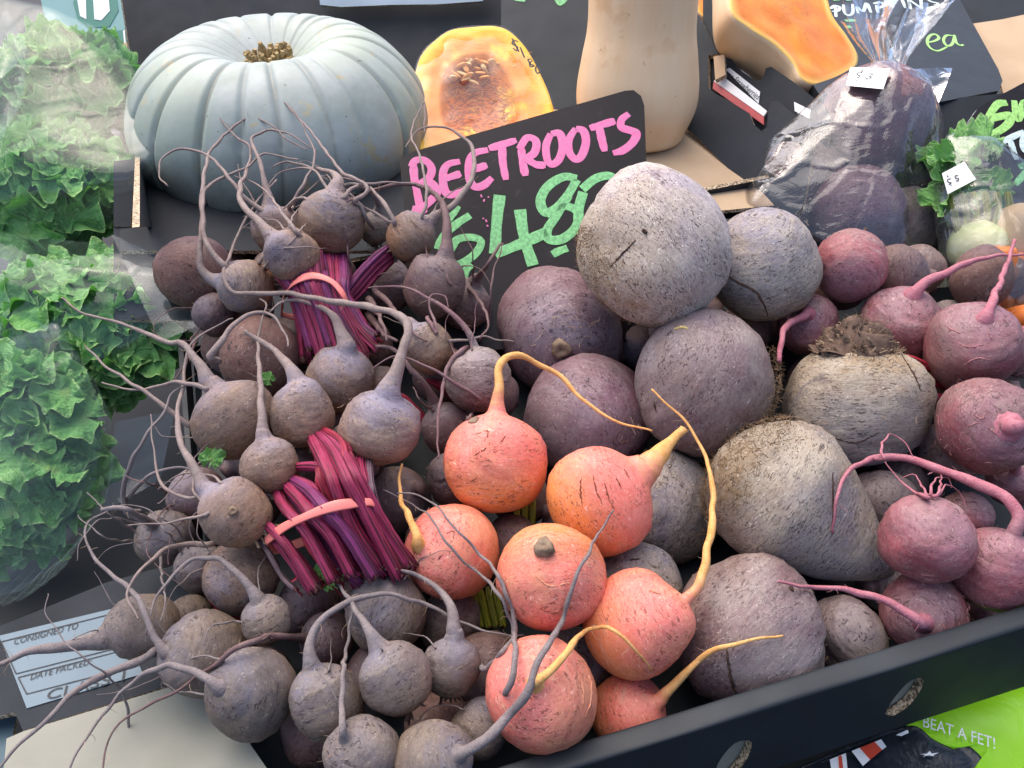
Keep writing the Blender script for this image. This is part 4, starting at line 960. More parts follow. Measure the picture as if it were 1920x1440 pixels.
# -- printed carton at the top left
M_TEAL = card_mat('pale_teal_print', lin('86aaa4'), lin('7c9f9c'), .6, .3); m_ = NT('dark_teal_print'); m_.bs(Base_Color=lin('3f7a6a'), Roughness=.6); M_TEALD = m_.m
tc = Plane((140, 0, 1.25), (230, 0, 1.25), (200, 100, 1.235)); to = empty('printed_carton', P(170, 120, 1.24)); tag(to, 'pale teal printed carton behind the upper lettuce bag', 'carton')
px_slab('panel', tc, [(60, -80), (214, -80), (241, 95), (100, 112)], .006, (M_TEAL, M_TAN, M_CORR), to)
px_slab('print', tc, [(145, 70), (234, 55), (238, 84), (180, 92)], .0005, (M_TEALD,)*3, to, off=.0008)
px_slab('print', tc, [(137, 5), (150, -30), (215, -30), (222, 20), (205, 50), (165, 52), (145, 35)], .0005, (M_TEALD,)*3, to, off=.0008)
px_slab('print', tc, [(145, 0), (150, -40), (160, -40), (162, 36), (150, 30)], .0004, (M_PAPER,)*3, to, off=.0014)
px_slab('print', tc, [(172, -40), (200, -40), (206, 20), (190, 38), (177, 36)], .0004, (M_PAPER,)*3, to, off=.0014)
text_on('lettering', 'AULI', tc, (168, 90), (236, 80), 24, M_PAPER, to, .0022)
px_slab('torn_hand_hole', Plane((222, 80, 1.22), (245, 80, 1.22), (230, 130, 1.21)), [(222, 84), (238, 79), (241, 108), (248, 118), (246, 134), (226, 126), (219, 110)], .006, (M_TAN, M_TAN, M_CORR), to)

# -- the blue-grey pumpkin
def pumpkin():
    R = 275*1.075/F; Hh = .62*R; c = P(530, 222, 1.075)
    grooves = np.sort((np.arange(22)+rng.uniform(-.30, .30, 22))/22*2*math.pi); deep = rng.uniform(.45, 1.1, 22)
    nt, ns = 90, 480; th = np.linspace(0, 2*math.pi, ns, endpoint=False); V = np.zeros((nt, ns, 3)); G = np.zeros((nt, ns))
    dd = np.abs((th[:, None]-grooves[None]+math.pi) % (2*math.pi)-math.pi)
    for i, t in enumerate(np.linspace(0.012, math.pi-.012, nt)):
        x = math.sin(t)**.78; z = math.cos(t)*.62
        dim = math.exp(-(x/.34)**2)
        z = z*(1 if z < 0 else 1) - (.30 if z > 0 else -.12)*dim
        w = np.clip(.020+.030*(1-x), 0, .07)
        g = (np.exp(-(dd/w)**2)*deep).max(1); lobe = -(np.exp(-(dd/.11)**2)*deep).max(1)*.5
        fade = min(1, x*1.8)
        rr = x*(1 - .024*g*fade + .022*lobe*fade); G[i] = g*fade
        zz = z - .018*g*fade*np.sign(z+.1)*(abs(z) > .2)
        tw = th + .05*math.sin(t*2.0)
        V[i, :, 0] = R*rr*np.cos(tw); V[i, :, 1] = R*rr*np.sin(tw); V[i, :, 2] = R*zz
    V = V.reshape(-1, 3); q = V/R
    V = V*(1+.022*WaveNoise(5, 2.2, 9)(q)+.006*WaveNoise(6, 9, 14)(q))[:, None]
    Fs = [(i*ns+j, (i+1)*ns+j, (i+1)*ns+(j+1) % ns, i*ns+(j+1) % ns) for i in range(nt-1) for j in range(ns)]
    Fs += [tuple(range(ns)), tuple((nt-1)*ns+j for j in reversed(range(ns)))]
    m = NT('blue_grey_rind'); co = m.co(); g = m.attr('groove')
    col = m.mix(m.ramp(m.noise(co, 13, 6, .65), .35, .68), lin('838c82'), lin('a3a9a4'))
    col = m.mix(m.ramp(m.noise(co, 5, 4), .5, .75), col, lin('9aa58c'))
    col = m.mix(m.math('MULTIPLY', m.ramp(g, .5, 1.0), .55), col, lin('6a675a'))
    col = m.mix(m.ramp(m.noise(co, 24, 6, .7), .61, .65), col, lin('a39a7c'))
    col = m.mix(m.ramp(m.noise(co, 120, 3, .6), .70, .73), col, lin('55594f'))
    m.bs(Base_Color=col, Roughness=m.ramp(m.noise(co, 18, 4), .3, .7, (.40,)*3+(1,), (.58,)*3+(1,)), Specular_IOR_Level=.5, Normal=m.bump(m.noise(co, 260, 4), .12, .0006))
    M = frame_matrix(unit(np.array([0, 0, 1.0])+camvec(-.02, -.02, .1)*.12), c)
    e = empty('pumpkin', c-np.array([0, 0, Hh])); tag(e, 'large ribbed blue-grey pumpkin behind the upper beetroot bunch', 'pumpkin')
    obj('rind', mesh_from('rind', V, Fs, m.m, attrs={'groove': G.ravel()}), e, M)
    # corky stem scar in the hollow
    parts = []
    for k in range(46):
        a = rng.random()*6.28; r0 = R*.14*math.sqrt(rng.random()); b0 = np.array([r0*math.cos(a), r0*math.sin(a), R*.385])
        tip = b0+np.array([math.cos(a)*R*.05*rng.random(), math.sin(a)*R*.05*rng.random(), R*(.04+.07*(1-r0/(R*.14))+.03*rng.random())])
        p = b0+(tip-b0)*np.linspace(0, 1, 5)[:, None]+rng.normal(size=(5, 3))*R*.004
        v, f, _ = tube_data(p, R*.020*np.linspace(1.2, .7, 5), 6); parts.append((v, f))
    v, f = join_data(parts); v = np.array([np.array(M @ Vector(x)) for x in v])
    obj('stem_scar', mesh_from('stem_scar', v, f, simple_mat('corky_stem', lin('b49a6c'), lin('7d6844'), 160, .9, .8, 500), smooth=False), e)
    # small wound on the far shoulder
    th0 = math.radians(78); t = .62; x = math.sin(t)**.78; pw = np.array(M @ Vector((R*x*math.cos(th0), R*x*math.sin(th0), R*(math.cos(t)*.62-.05))))
pumpkin()

# -- solids with a flat cut face (polar grid on the cut plane, rounded skin behind)
def cut_solid(plane, pix, bulge, recess, nr=26, ns=96, edge=.94, seed=3, lump=.03, center=None):
    c2 = np.array(center if center is not None else np.mean(pix, 0), float)
    loop = catmull([list(p)+[0] for p in list(pix)+[pix[0]]], ns+1)[:-1, :2]
    o = plane.hit(*c2); rim = np.array([plane.hit(u, v) for u, v in loop])
    V, att, Fs, fm = [], [], [], []; nz = WaveNoise(seed, 40, 14); nz2 = WaveNoise(seed+1, 140, 18)
    rs = np.linspace(.03, 1, nr)
    for r in rs:
        for k in range(ns):
            p = o+(rim[k]-o)*r; V.append(p+plane.n*(recess(r)+.0018*nz(p)*(r < .97)+.0009*nz2(p)*(r < .9))); att.append(r)
    for j in range(1, nr):
        a = j/(nr-1)*math.pi/2
        for k in range(ns):
            p = o+(rim[k]-o)*(math.cos(a)*(1+.06*math.sin(2*a))); q = p-plane.n*bulge*math.sin(a); V.append(q+lump*.1*nz(q)*plane.n*math.sin(a)); att.append(1.0)
    n2 = 2*nr-1
    for i in range(n2-1):
        for k in range(ns):
            Fs.append((i*ns+k, i*ns+(k+1) % ns, (i+1)*ns+(k+1) % ns, (i+1)*ns+k)); fm.append(0 if i < nr-1 else 1)
    Fs.append(tuple(reversed(range(ns)))); fm.append(0)
    return np.array(V), Fs, fm, att, o, rim
m = NT('pumpkin_flesh'); co = m.co(False); r = m.attr('cut_r'); nn_ = m.noise(co, 60, 5, .6)
rr_ = m.math('ADD', r, m.math('MULTIPLY', m.math('SUBTRACT', nn_, .5), .28))
col = m.mix(m.ramp(rr_, .30, .62), lin('c9661a'), lin('e88a1c')); col = m.mix(m.ramp(rr_, .74, .95), col, lin('eeb52c'))
col = m.mix(m.ramp(m.noise(co, 22, 4), .55, .7), col, lin('f2c832')); fb = m.noise(m.vscale(co, (1, 1, 4)), 150, 5, .75)
col = m.mix(m.math('MULTIPLY', m.ramp(r, .40, .62, (1, 1, 1, 1), (0, 0, 0, 1)), m.ramp(fb, .44, .54)), col, lin('8c3f12'))
m.bs(Base_Color=col, Roughness=.42, Specular_IOR_Level=.45, Normal=m.bump(m.math('ADD', fb, nn_), .5, .002)); M_FLESH = m.m
M_RIND = simple_mat('green_grey_rind', lin('7d8a72'), lin('5f6f66'), 30, .5, .2)
cp = Plane((800, 120, 1.10), (1030, 160, 1.12), (900, 280, 1.06))
outl = [(778, 140), (790, 105), (815, 78), (845, 58), (885, 52), (925, 50), (955, 60), (985, 90), (1008, 130), (1030, 180), (1042, 235), (1030, 290), (960, 320), (860, 325), (795, 300), (775, 230)]
def rec(r): return -.030*max(0, 1-(r/.56)**2)**.8 + .002*math.sin(r*9)
V, Fs, fm, att, o_, rim = cut_solid(cp, outl, .075, rec, seed=21, center=(893, 170))
ce = empty('cut_pumpkin', P(905, 310, 1.10)); tag(ce, 'cut pumpkin wedge with orange flesh under cling film, right of the whole pumpkin', 'pumpkin')
obj('flesh', mesh_from('flesh', V, Fs, [M_FLESH, M_RIND], fm=fm, attrs={'cut_r': att}), ce)
M_SEED = simple_mat('pumpkin_seed', lin('e4c48c'), lin('cfa66a'), 200, .5, .2); M_PULP = simple_mat('seed_pulp', lin('e8a95c'), lin('d98838'), 160, .45, .6, 500)
for k in range(40):
    u, v = rng.normal(888, 32), rng.normal(112, 22)
    p = cp.hit(u, v, -.012+.006*rng.random()); ax = unit(rng.normal(size=3)); s = .0062*(.8+.5*rng.random()); bmx = bmesh.new(); bmesh.ops.create_uvsphere(bmx, u_segments=10, v_segments=6, radius=1)
    me = bpy.data.meshes.new('seed'); bmx.to_mesh(me); bmx.free(); me.materials.append(M_SEED if k % 2 else M_PULP); me.polygons.foreach_set('use_smooth', [True]*len(me.polygons))
    obj('seed', me, ce, frame_matrix(ax, p) @ Matrix.Diagonal((s*.75, s*.35, s*1.25, 1)))
parts = []
for k in range(120):
    u, v = rng.uniform(810, 985), rng.uniform(95, 235); p = cp.hit(u, v, -.022)
    a = rng.normal(0, .5); dr = unit(cp.hit(u+10, v+6*a)-cp.hit(u, v)); parts.append(hair_tube(p, dr+cp.n*.3*rng.random(), .018*(.5+rng.random()), .00055, .5, 8))
v_, f_ = join_data(parts); x = obj('pulp_strands', mesh_from('pulp_strands', v_, f_, M_PULP), ce); x['kind'] = 'stuff'
# cling film stretched over it
big = [((u-893)*1.03+893, (v-170)*1.03+170) for u, v in outl]
V, Fs, fm, att, _, _ = cut_solid(cp, big, .082, lambda r: .006-.007*r*r, seed=33, center=(893, 170))
nzf = WaveNoise(77, 95, 16); V = V + np.outer(.0010*np.abs(nzf(V)), cp.n)
obj('cling_film', mesh_from('cling_film', V, Fs, M_CLING), ce)
z = lambda L: [(740+a/6, 40+b/6) for a, b in L]
glyph('marker_price', cp, [z([(1395, 235), (1345, 215), (1325, 250), (1380, 290), (1370, 330), (1330, 300)]), z([(1320, 190), (1400, 345)]), z([(1412, 290), (1462, 412)]), z([(1500, 400), (1498, 404)]),
   z([(1540, 425), (1500, 430), (1530, 480), (1565, 500), (1530, 510), (1520, 470), (1550, 440)]), z([(1585, 510), (1615, 515), (1635, 560), (1605, 585), (1585, 545), (1590, 508)])], 3.2, M_INK, ce, off=.012)

# -- butternut standing upright
def lathe(name, prof, mat, parent, M, ns=72, lump=.012, seed=1, attrs=False):
    pr = catmull([[a, b, 0] for a, b in prof], 70)[:, :2]; th = np.linspace(0, 2*math.pi, ns, endpoint=False); n = len(pr)
    V = np.stack([np.outer(np.maximum(pr[:, 1], 1e-4), np.cos(th)), np.outer(np.maximum(pr[:, 1], 1e-4), np.sin(th)), np.outer(pr[:, 0], np.ones(ns))], -1).reshape(-1, 3)
    sc = pr[:, 1].max(); nz = WaveNoise(seed, 1.6/sc, 10)(V); V[:, :2] *= (1+lump*nz)[:, None]
    Fs = [(i*ns+j, i*ns+(j+1) % ns, (i+1)*ns+(j+1) % ns, (i+1)*ns+j) for i in range(n-1) for j in range(ns)]+[tuple(reversed(range(ns))), tuple((n-1)*ns+j for j in range(ns))]
    return obj(name, mesh_from(name, V, Fs, mat, attrs={'axis_t': np.repeat(np.linspace(0, 1, n), ns)}), parent, M)
m = NT('butternut_skin'); co = m.co()
col = m.mix(m.ramp(m.noise(m.vscale(co, (3, 3, .5)), 12, 5), .35, .7), lin('e2bd92'), lin('e8c9a2')); col = m.mix(m.ramp(m.noise(co, 70, 6, .7), .64, .72), col, lin('b98f63')); col = m.mix(m.ramp(m.noise(co, 18, 4), .55, .75), col, lin('cf9f6e'))
m.bs(Base_Color=col, Roughness=.5, Specular_IOR_Level=.4, Normal=m.bump(m.noise(co, 300, 4), .1, .0006)); M_BUTTER = m.m
d_ = 1.09; k_ = d_/F; base = P(1190, 262, d_)
e = empty('butternut', base); tag(e, 'tall tan butternut standing upright behind the price board', 'butternut')
lathe('squash', [(-.004, .03), (.0, .055), (20*k_, 92*k_), (60*k_, 108*k_), (100*k_, 110*k_), (150*k_, 103*k_), (200*k_, 95*k_), (270*k_, 95*k_), (340*k_, 99*k_), (420*k_, 92*k_), (450*k_, 62*k_), (458*k_, 18*k_)], M_BUTTER, e, frame_matrix((-.015, .03, 1), base), 96, .012, 4)
lathe('stalk', [(0, .014), (.01, .012), (.03, .010), (.033, .004)], simple_mat('dry_stalk', lin('8a7350'), lin('5d4a30'), 100, .9), e, frame_matrix((-.015, .03, 1), base+np.array([-.005, .009, 455*k_])), 14)
# tan sheet it stands on
o = px_slab('tan_card', t2p, [(1030, 205), (1296, 215), (1452, 385), (1300, 400), (1000, 400), (900, 300)], .004, (M_TAN, M_TAN, M_CORR)); tag(o, 'tan cardboard sheet under the standing butternut', 'cardboard')

# -- the price board
BOARD = Plane((750, 290, .920), (1205, 170, .955), (800, 540, .880))
pbd = empty('price_board', BOARD.hit(990, 620)); tag(pbd, 'black price board hand-lettered BEETROOTS in pink and 4.80 in green', 'sign')
M_EDGEW = simple_mat('white_board_edge', lin('c9cdc9'), lin('4a4c4e'), 420, .6, .4, 500)
m = NT('black_painted_board'); co = m.co(False); col = m.mix(m.ramp(m.noise(co, 11, 5), .4, .7), lin('140f11'), lin('1c1418')); col = m.mix(m.ramp(m.noise(co, 35, 6, .7), .6, .75, (0, 0, 0, 1), (.3, .3, .3, 1)), col, lin('5a5660'))
m.bs(Base_Color=col, Roughness=.45, Specular_IOR_Level=.22, Normal=m.bump(m.noise(co, 130, 4), .06, .001)); M_BOARD = m.m
px_slab('board', BOARD, [(752, 330), (750, 305), (758, 292), (775, 284), (980, 225), (1172, 170), (1188, 169), (1202, 180), (1208, 198), (1213, 330), (1216, 640), (790, 660), (770, 500)], .005, (M_BOARD, M_BOARD, M_EDGEW), pbd)
z = lambda L: [(640+a/3, b/3) for a, b in L]
LET = [('letter', [[(405,925),(412,1010),(430,1100),(445,1178)], [(392,940),(420,902),(475,905),(508,950),(490,1005),(435,1035)], [(440,1040),(505,1030),(538,1080),(510,1120),(470,1160),(440,1182)], [(398,1172),(445,1182),(482,1176)]]),
 ('letter', [[(668,908),(600,925),(572,975),(578,1060),(606,1095),(660,1085),(702,1062)], [(580,1005),(630,990),(672,975)]]),
 ('letter', [[(825,843),(750,862),(716,920),(722,1010),(752,1050),(800,1042),(848,1000)], [(722,955),(770,945),(820,928)]]),
 ('letter', [[(830,835),(900,815),(985,788)], [(905,822),(908,910),(926,1012)]]),
 ('letter', [[(1012,835),(1020,910),(1036,990)], [(1000,840),(1045,775),(1095,795),(1085,860),(1030,893)], [(1040,892),(1095,925),(1150,930)]]),
 ('letter', [[(1178,752),(1228,752),(1246,820),(1225,895),(1185,925),(1158,895),(1152,820),(1178,752)]]),
 ('letter', [[(1318,722),(1362,738),(1376,800),(1352,875),(1318,896),(1284,858),(1282,785),(1318,722)]]),
 ('letter', [[(1398,722),(1470,700),(1540,680)], [(1450,705),(1462,770),(1482,852)]]),
 ('letter', [[(1618,640),(1578,672),(1576,715),(1630,735),(1660,752),(1640,800),(1585,845),(1528,862)]])]
for nme, st in LET: glyph(nme, BOARD, [z(s) for s in st], 14.5, M_PINK, pbd)
y = lambda L: [(680+a/3.6, 320+b/3.6) for a, b in L]
glyph('dollar_sign', BOARD, [y([(725,300),(620,370),(535,455),(505,530)]), y([(590,535),(640,465),(735,450),(800,480),(760,560),(670,625),(570,655)]), y([(640,235),(600,300),(560,350)]), y([(735,630),(700,668),(680,715)])], 15, M_GREEN, pbd, taper=(1, 1, 1, .9))
glyph('digit', BOARD, [y([(925,165),(905,350),(893,560)]), y([(893,562),(1050,500),(1245,415)]), y([(1062,262),(1090,450),(1150,640)])], 21, M_GREEN, pbd, taper=(1, 1, 1, 1))
glyph('digit', BOARD, [z([(1325,1005),(1250,995),(1160,1050),(1120,1130),(1150,1195),(1215,1165),(1275,1095),(1325,1010)]), z([(1150,1205),(1240,1160),(1310,1175),(1338,1215),(1310,1290),(1240,1345),(1168,1345),(1160,1290),(1205,1220),(1280,1100)])], 17, M_GREEN, pbd, taper=(1, 1, 1, 1))
glyph('digit', BOARD, [z([(1355,1065),(1430,1005),(1510,990),(1560,1040),(1550,1150),(1480,1280),(1400,1330),(1340,1290),(1335,1180),(1360,1080)])], 17, M_GREEN, pbd, taper=(1, 1, 1, 1))
glyph('decimal_point', BOARD, [z([(1188,1432),(1225,1412),(1272,1395)])], 15, M_GREEN, pbd, taper=(1, 1, 1, 1))
glyph('paint_specks', BOARD, [z([(785,1095),(790,1110)]), z([(805,1120),(800,1135)]), z([(825,1105),(830,1112)]), z([(812,1235),(818,1250)]), z([(820,1265),(824,1275)]), z([(800,1225),(797,1232)])], 3, M_PINK, pbd)

# -- carton with notched wall right of the butternut
co1 = empty('notched_carton', P(1450, 400, 1.0)); tag(co1, 'black carton with notched corrugated wall holding the cut butternut', 'carton')
w1 = Plane((1290, 120, 1.13), (1470, 300, .985), (1400, 345, 1.0))
px_slab('side_panel', w1, [(1290, 5), (1312, 30), (1335, 80), (1346, 100), (1328, 104), (1329, 165), (1342, 176), (1362, 186), (1385, 200), (1406, 213), (1414, 234), (1428, 246), (1438, 238), (1442, 200), (1448, 189), (1460, 190), (1508, 232), (1530, 252), (1505, 395), (1475, 418), (1400, 350), (1284, 236)], .007, (M_BLACKM, M_TAN, M_CORR), co1)
w2 = Plane((1330, 60, 1.14), (1540, 240, .995), (1440, 280, 1.03))
px_slab('inner_panel', w2, [(1318, -40), (1345, 20), (1345, 75), (1362, 100), (1392, 135), (1418, 152), (1430, 148), (1436, 128), (1446, 125), (1490, 155), (1540, 195), (1560, 215), (1540, 350), (1440, 320), (1318, 200)], .005, (M_BLACKM, M_TAN, M_CORR), co1)
px_slab('corner_post', w1, [(1338, 106), (1358, 102), (1360, 140), (1341, 150)], .006, (M_TAN, M_TAN, M_CORR), co1, off=.004)
w3 = Plane((1340, 140, 1.10), (1440, 215, 1.02), (1400, 200, 1.05))
M_REDP = simple_mat('red_print', lin('b5494c'), lin('a04444'), 60, .5, 0)
px_slab('printed_strip', w2, [(1338, 152), (1352, 140), (1438, 208), (1432, 218)], .002, (M_PAPER,)*3, co1, off=.006)
px_slab('printed_strip', w2, [(1338, 153), (1432, 219), (1432, 234), (1336, 166)], .002, (M_REDP,)*3, co1, off=.008)
px_slab('paper_label', w2, [(1361, 130), (1368, 127), (1425, 172), (1422, 194)], .0008, (M_PAPER,)*3, co1, off=.0015)
text_on('lettering', 'to Strawberries', w2, (1364, 144), (1420, 187), 9, M_INK, co1, .0026)
px_slab('paper_label', w2, [(1489, 191), (1520, 206), (1517, 222), (1490, 208)], .0008, (M_PAPER,)*3, co1, off=.0015)
px_slab('far_panel', Plane((1300, 0, 1.35), (1560, 0, 1.30), (1500, 120, 1.25)), [(1290, -90), (1580, -90), (1640, 140), (1300, 90)], .005, (M_BLACK, M_TAN, M_CORR), co1)
# cut butternut halves
m = NT('butternut_flesh'); co = m.co(False); r = m.attr('cut_r')
col = m.mix(m.ramp(m.noise(co, 26, 5), .35, .7), lin('dd7612'), lin('e8921f')); col = m.mix(m.ramp(r, .86, .99), col, lin('ecc060')); sp = m.noise(m.vscale(co, (1, 2.2, 1)), 130, 4, .7)
col = m.mix(m.math('MULTIPLY', m.ramp(r, .25, .55, (1, 1, 1, 1), (0, 0, 0, 1)), m.ramp(sp, .58, .64)), col, lin('a2531d'))
m.bs(Base_Color=col, Roughness=.4, Normal=m.bump(m.noise(co, 180, 5), .35, .0015)); M_BFLESH = m.m
hp_ = Plane((1400, 60, 1.045), (1600, 120, 1.12), (1520, 0, 1.14))
V, Fs, fm, att, _, _ = cut_solid(hp_, [(1362, -60), (1368, 20), (1400, 52), (1450, 85), (1485, 120), (1505, 152), (1540, 160), (1590, 142), (1608, 110), (1588, 70), (1560, 30), (1545, -20), (1520, -70), (1440, -100)], .085, lambda r: .001*math.sin(r*8), seed=8, center=(1490, 30))
e = empty('butternut_half', P(1450, 130, 1.08)); tag(e, 'halved butternut with orange cut face in the black carton', 'butternut'); obj('flesh', mesh_from('flesh', V, Fs, [M_BFLESH, M_BUTTER], fm=fm, attrs={'cut_r': att}), e)
hq = Plane((1310, 20, 1.20), (1380, 20, 1.22), (1340, -20, 1.22))
V, Fs, fm, att, _, _ = cut_solid(hq, [(1302, -60), (1305, 10), (1322, 34), (1345, 40), (1385, 20), (1395, -40), (1350, -90)], .05, lambda r: 0, seed=9)
o = obj('butternut_half', mesh_from('butternut_half', V, Fs, [M_BFLESH, M_BUTTER], fm=fm, attrs={'cut_r': att})); tag(o, 'second cut butternut, only a corner showing behind the halved one', 'butternut')

# -- the board that says PUMPKINS ea, lying behind the bag
q1 = Plane((1560, 130, 1.10), (1870, 172, 1.12), (1790, 0, 1.36))
po = empty('price_board', q1.hit(1720, 190)); tag(po, 'black price board lettered PUMPKINS and ea, lying behind the clear bag', 'sign')
px_slab('board', q1, [(1500, -80), (1760, -80), (1800, 0), (1872, 130), (1880, 152), (1872, 170), (1768, 190), (1560, 215), (1500, 120)], .012, (M_BLACK, M_BLACK, M_BLACK), po)
z = lambda L: [(1500+a/4.571, b/4.571) for a, b in L]
for st in ([[(305,55),(308,145)], [(262,75),(300,48),(340,62),(325,92),(275,98)]], [[(372,40),(380,100),(412,132),(452,108),(452,35)]], [[(498,115),(490,58),(540,98),(572,28),(608,108)]], [[(668,108),(655,45)], [(632,32),(690,18),(716,48),(665,72)]],
   [[(735,55),(775,-10)], [(760,30),(800,55)]], [[(872,-10),(906,72)]], [[(945,78),(930,-10)], [(935,-5),(1040,72)], [(1042,72),(1036,-10)]], [[(1085,-10),(1130,15),(1180,28),(1170,58),(1085,66)]]):
    glyph('letter', q1, [z(s) for s in st], 5.5, M_WHITEP, po)
glyph('letter', q1, [z([(1092,362),(1150,352),(1190,325),(1160,293),(1115,305),(1090,355),(1115,408),(1180,435),(1260,402)])], 4.5, M_LIME, po); glyph('letter', q1, [z([(1310,305),(1255,303),(1230,345),(1260,392),(1305,375),(1325,300)]), z([(1325,305),(1340,365),(1375,388),(1402,382)])], 4.5, M_LIME, po)
glyph('painted_mark', q1, [z([(388,178),(478,172)]), z([(395,235),(440,225)]), z([(275,-2),(330,-8)]), z([(385,-2),(450,-10)])], 9, M_GREEN, po)
o = px_slab('black_carton', Plane((1770, 200, 1.08), (1900, 200, 1.10), (1830, 300, 1.06)), [(1700, 192), (1872, 176), (1930, 170), (1930, 340), (1700, 340)], .006, (M_BLACKM, M_TAN, M_CORR)); tag(o, 'shaded black carton side under the PUMPKINS board', 'carton')
o = px_slab('tan_card', Plane((1815, 45, 1.32), (1930, 30, 1.32), (1880, 170, 1.22)), [(1812, 46), (1880, 36), (2000, 10), (2000, 200), (1885, 190), (1875, 150)], .005, (M_TAN, M_TAN, M_CORR)); tag(o, 'tan cardboard panel at the top right corner', 'cardboard')
o = px_slab('dark_board', Plane((1780, 0, 1.42), (1930, 0, 1.42), (1860, 50, 1.40)), [(1500, -120), (2050, -120), (2050, 60), (1500, 60)], .005, (M_BLACK, M_BLACK, M_CORR)); tag(o, 'black board along the top edge above the tan panel', 'board')
# -- the board cut off at the right edge
q2 = Plane((1830, 230, .99), (1920, 170, 1.01), (1890, 350, .965)); so_ = empty('price_board', q2.hit(1920, 420)); tag(so_, 'black price board cut off at the right edge, green S W over white T', 'sign')
px_slab('board', q2, [(1822, 250), (1818, 225), (1832, 205), (1850, 192), (1925, 152), (2060, 90), (2060, 480), (1900, 480), (1850, 330)], .006, (M_BOARD, M_BOARD, M_EDGEW), so_)
for st in ([[(1775,880),(1690,895),(1615,1015),(1700,1000),(1800,990),(1785,1060),(1690,1130),(1565,1170)]], [[(1835,860),(1868,1020),(1925,880),(1960,1010),(2010,850)]]): glyph('letter', q2, [z(s) for s in st], 13, M_LIME, so_)
z = lambda L: [(1680+a/3.06, 150+b/3.06) for a, b in L]
glyph('letter', q2, [z([(562,382),(640,340),(735,295)]), z([(655,345),(672,400),(692,458)])], 10, M_WHITEP, so_); glyph('letter', q2, [z([(800,300),(735,330),(735,400),(800,410)])], 10, M_WHITEP, so_)
glyph('digit', q2, [z([(685,600),(735,540),(790,470)]), z([(705,500),(760,480)])], 10, M_GREEN, so_)
# ------------------------------------------------------------------ lettuces, bags, flaps and the things at the edges
def leaf_mesh(seed, nr=13, na=90):
    "ruffled lettuce leaf, unit size: base at the origin, spreading along +y, upper side +z"
    r_ = np.random.default_rng(seed); V, att = [], []
    ph = r_.random(8)*6.28; span = math.radians(162); of = r_.uniform(-.12, .12)
    for i in range(nr):
        r = i/(nr-1)
        for k in range(na):
            a = -span+2*span*k/(na-1)
            lob = 1+.08*math.sin(2.2*a+ph[0])+.07*math.sin(5*a+ph[1])+.045*math.sin(9*a+ph[2])+.02*math.sin(17*a+ph[7])
            rr = r*(.72+.28*math.cos(a*.8+of))*(1+(lob-1)*r)
            z = .30*r*r*math.cos(a*.5) - .18*r + r**2*(.10*math.sin(3*a+ph[3])+.13*math.sin(5.5*a+ph[4])) + r**3*(.12*math.sin(9*a+ph[5])+.05*math.sin(16*a+ph[6]))
            V.append((rr*math.sin(a), rr*math.cos(a), z)); att.append(r)
    Fs = [(i*na+k, i*na+k+1, (i+1)*na+k+1, (i+1)*na+k) for i in range(nr-1) for k in range(na-1)]
    return mesh_from('leaf', V, Fs, M_LEAF, attrs={'rim': att})
m = NT('lettuce_leaf'); co = m.co(); r = m.attr('rim'); oi = m.n('ObjectInfo').outputs['Random']
col = m.mix(m.ramp(m.noise(co, 2.2, 4), .3, .7), lin('74b255'), lin('98ca7c')); col = m.mix(m.math('MULTIPLY', oi, .5), col, lin('62a25c'))
col = m.mix(m.ramp(r, .0, .35, (1, 1, 1, 1), (0, 0, 0, 1)), col, lin('8fae62')); col = m.mix(m.ramp(r, .90, 1.0), col, lin('b4d88c'))
b1 = m.bump(m.noise(m.vscale(co, (1, .35, 1)), 7, 5), .5, .06)
m.bs(Base_Color=col, Roughness=.5, Specular_IOR_Level=.35, Normal=b1); tl = m.n('BsdfTranslucent', {'Color': lin('5fa63c')}); mx = m.n('MixShader', {0: .25}); m.t.links.new(m.b.outputs[0], mx.inputs[1]); m.t.links.new(tl.outputs[0], mx.inputs[2]); m.t.links.new(mx.outputs[0], m.out.inputs[0]); M_LEAF = m.m
LEAVES = [leaf_mesh(50+i) for i in range(10)]
M_HEART = simple_mat('lettuce_heart', lin('2f6034'), lin('417a44'), 60, .6, .6, 120, .004)
def ell_pts(c, rad, n):
    out = []; g = math.pi*(3-5**.5)
    for i in range(n):
        y = 1-2*(i+.5)/n; rr = math.sqrt(1-y*y); t = i*g
        q = np.array([math.cos(t)*rr, y, math.sin(t)*rr]); out.append((q, c + RIGHT*q[0]*rad[0] + UP*q[1]*rad[1] - FWD*q[2]*rad[2]))
    return out
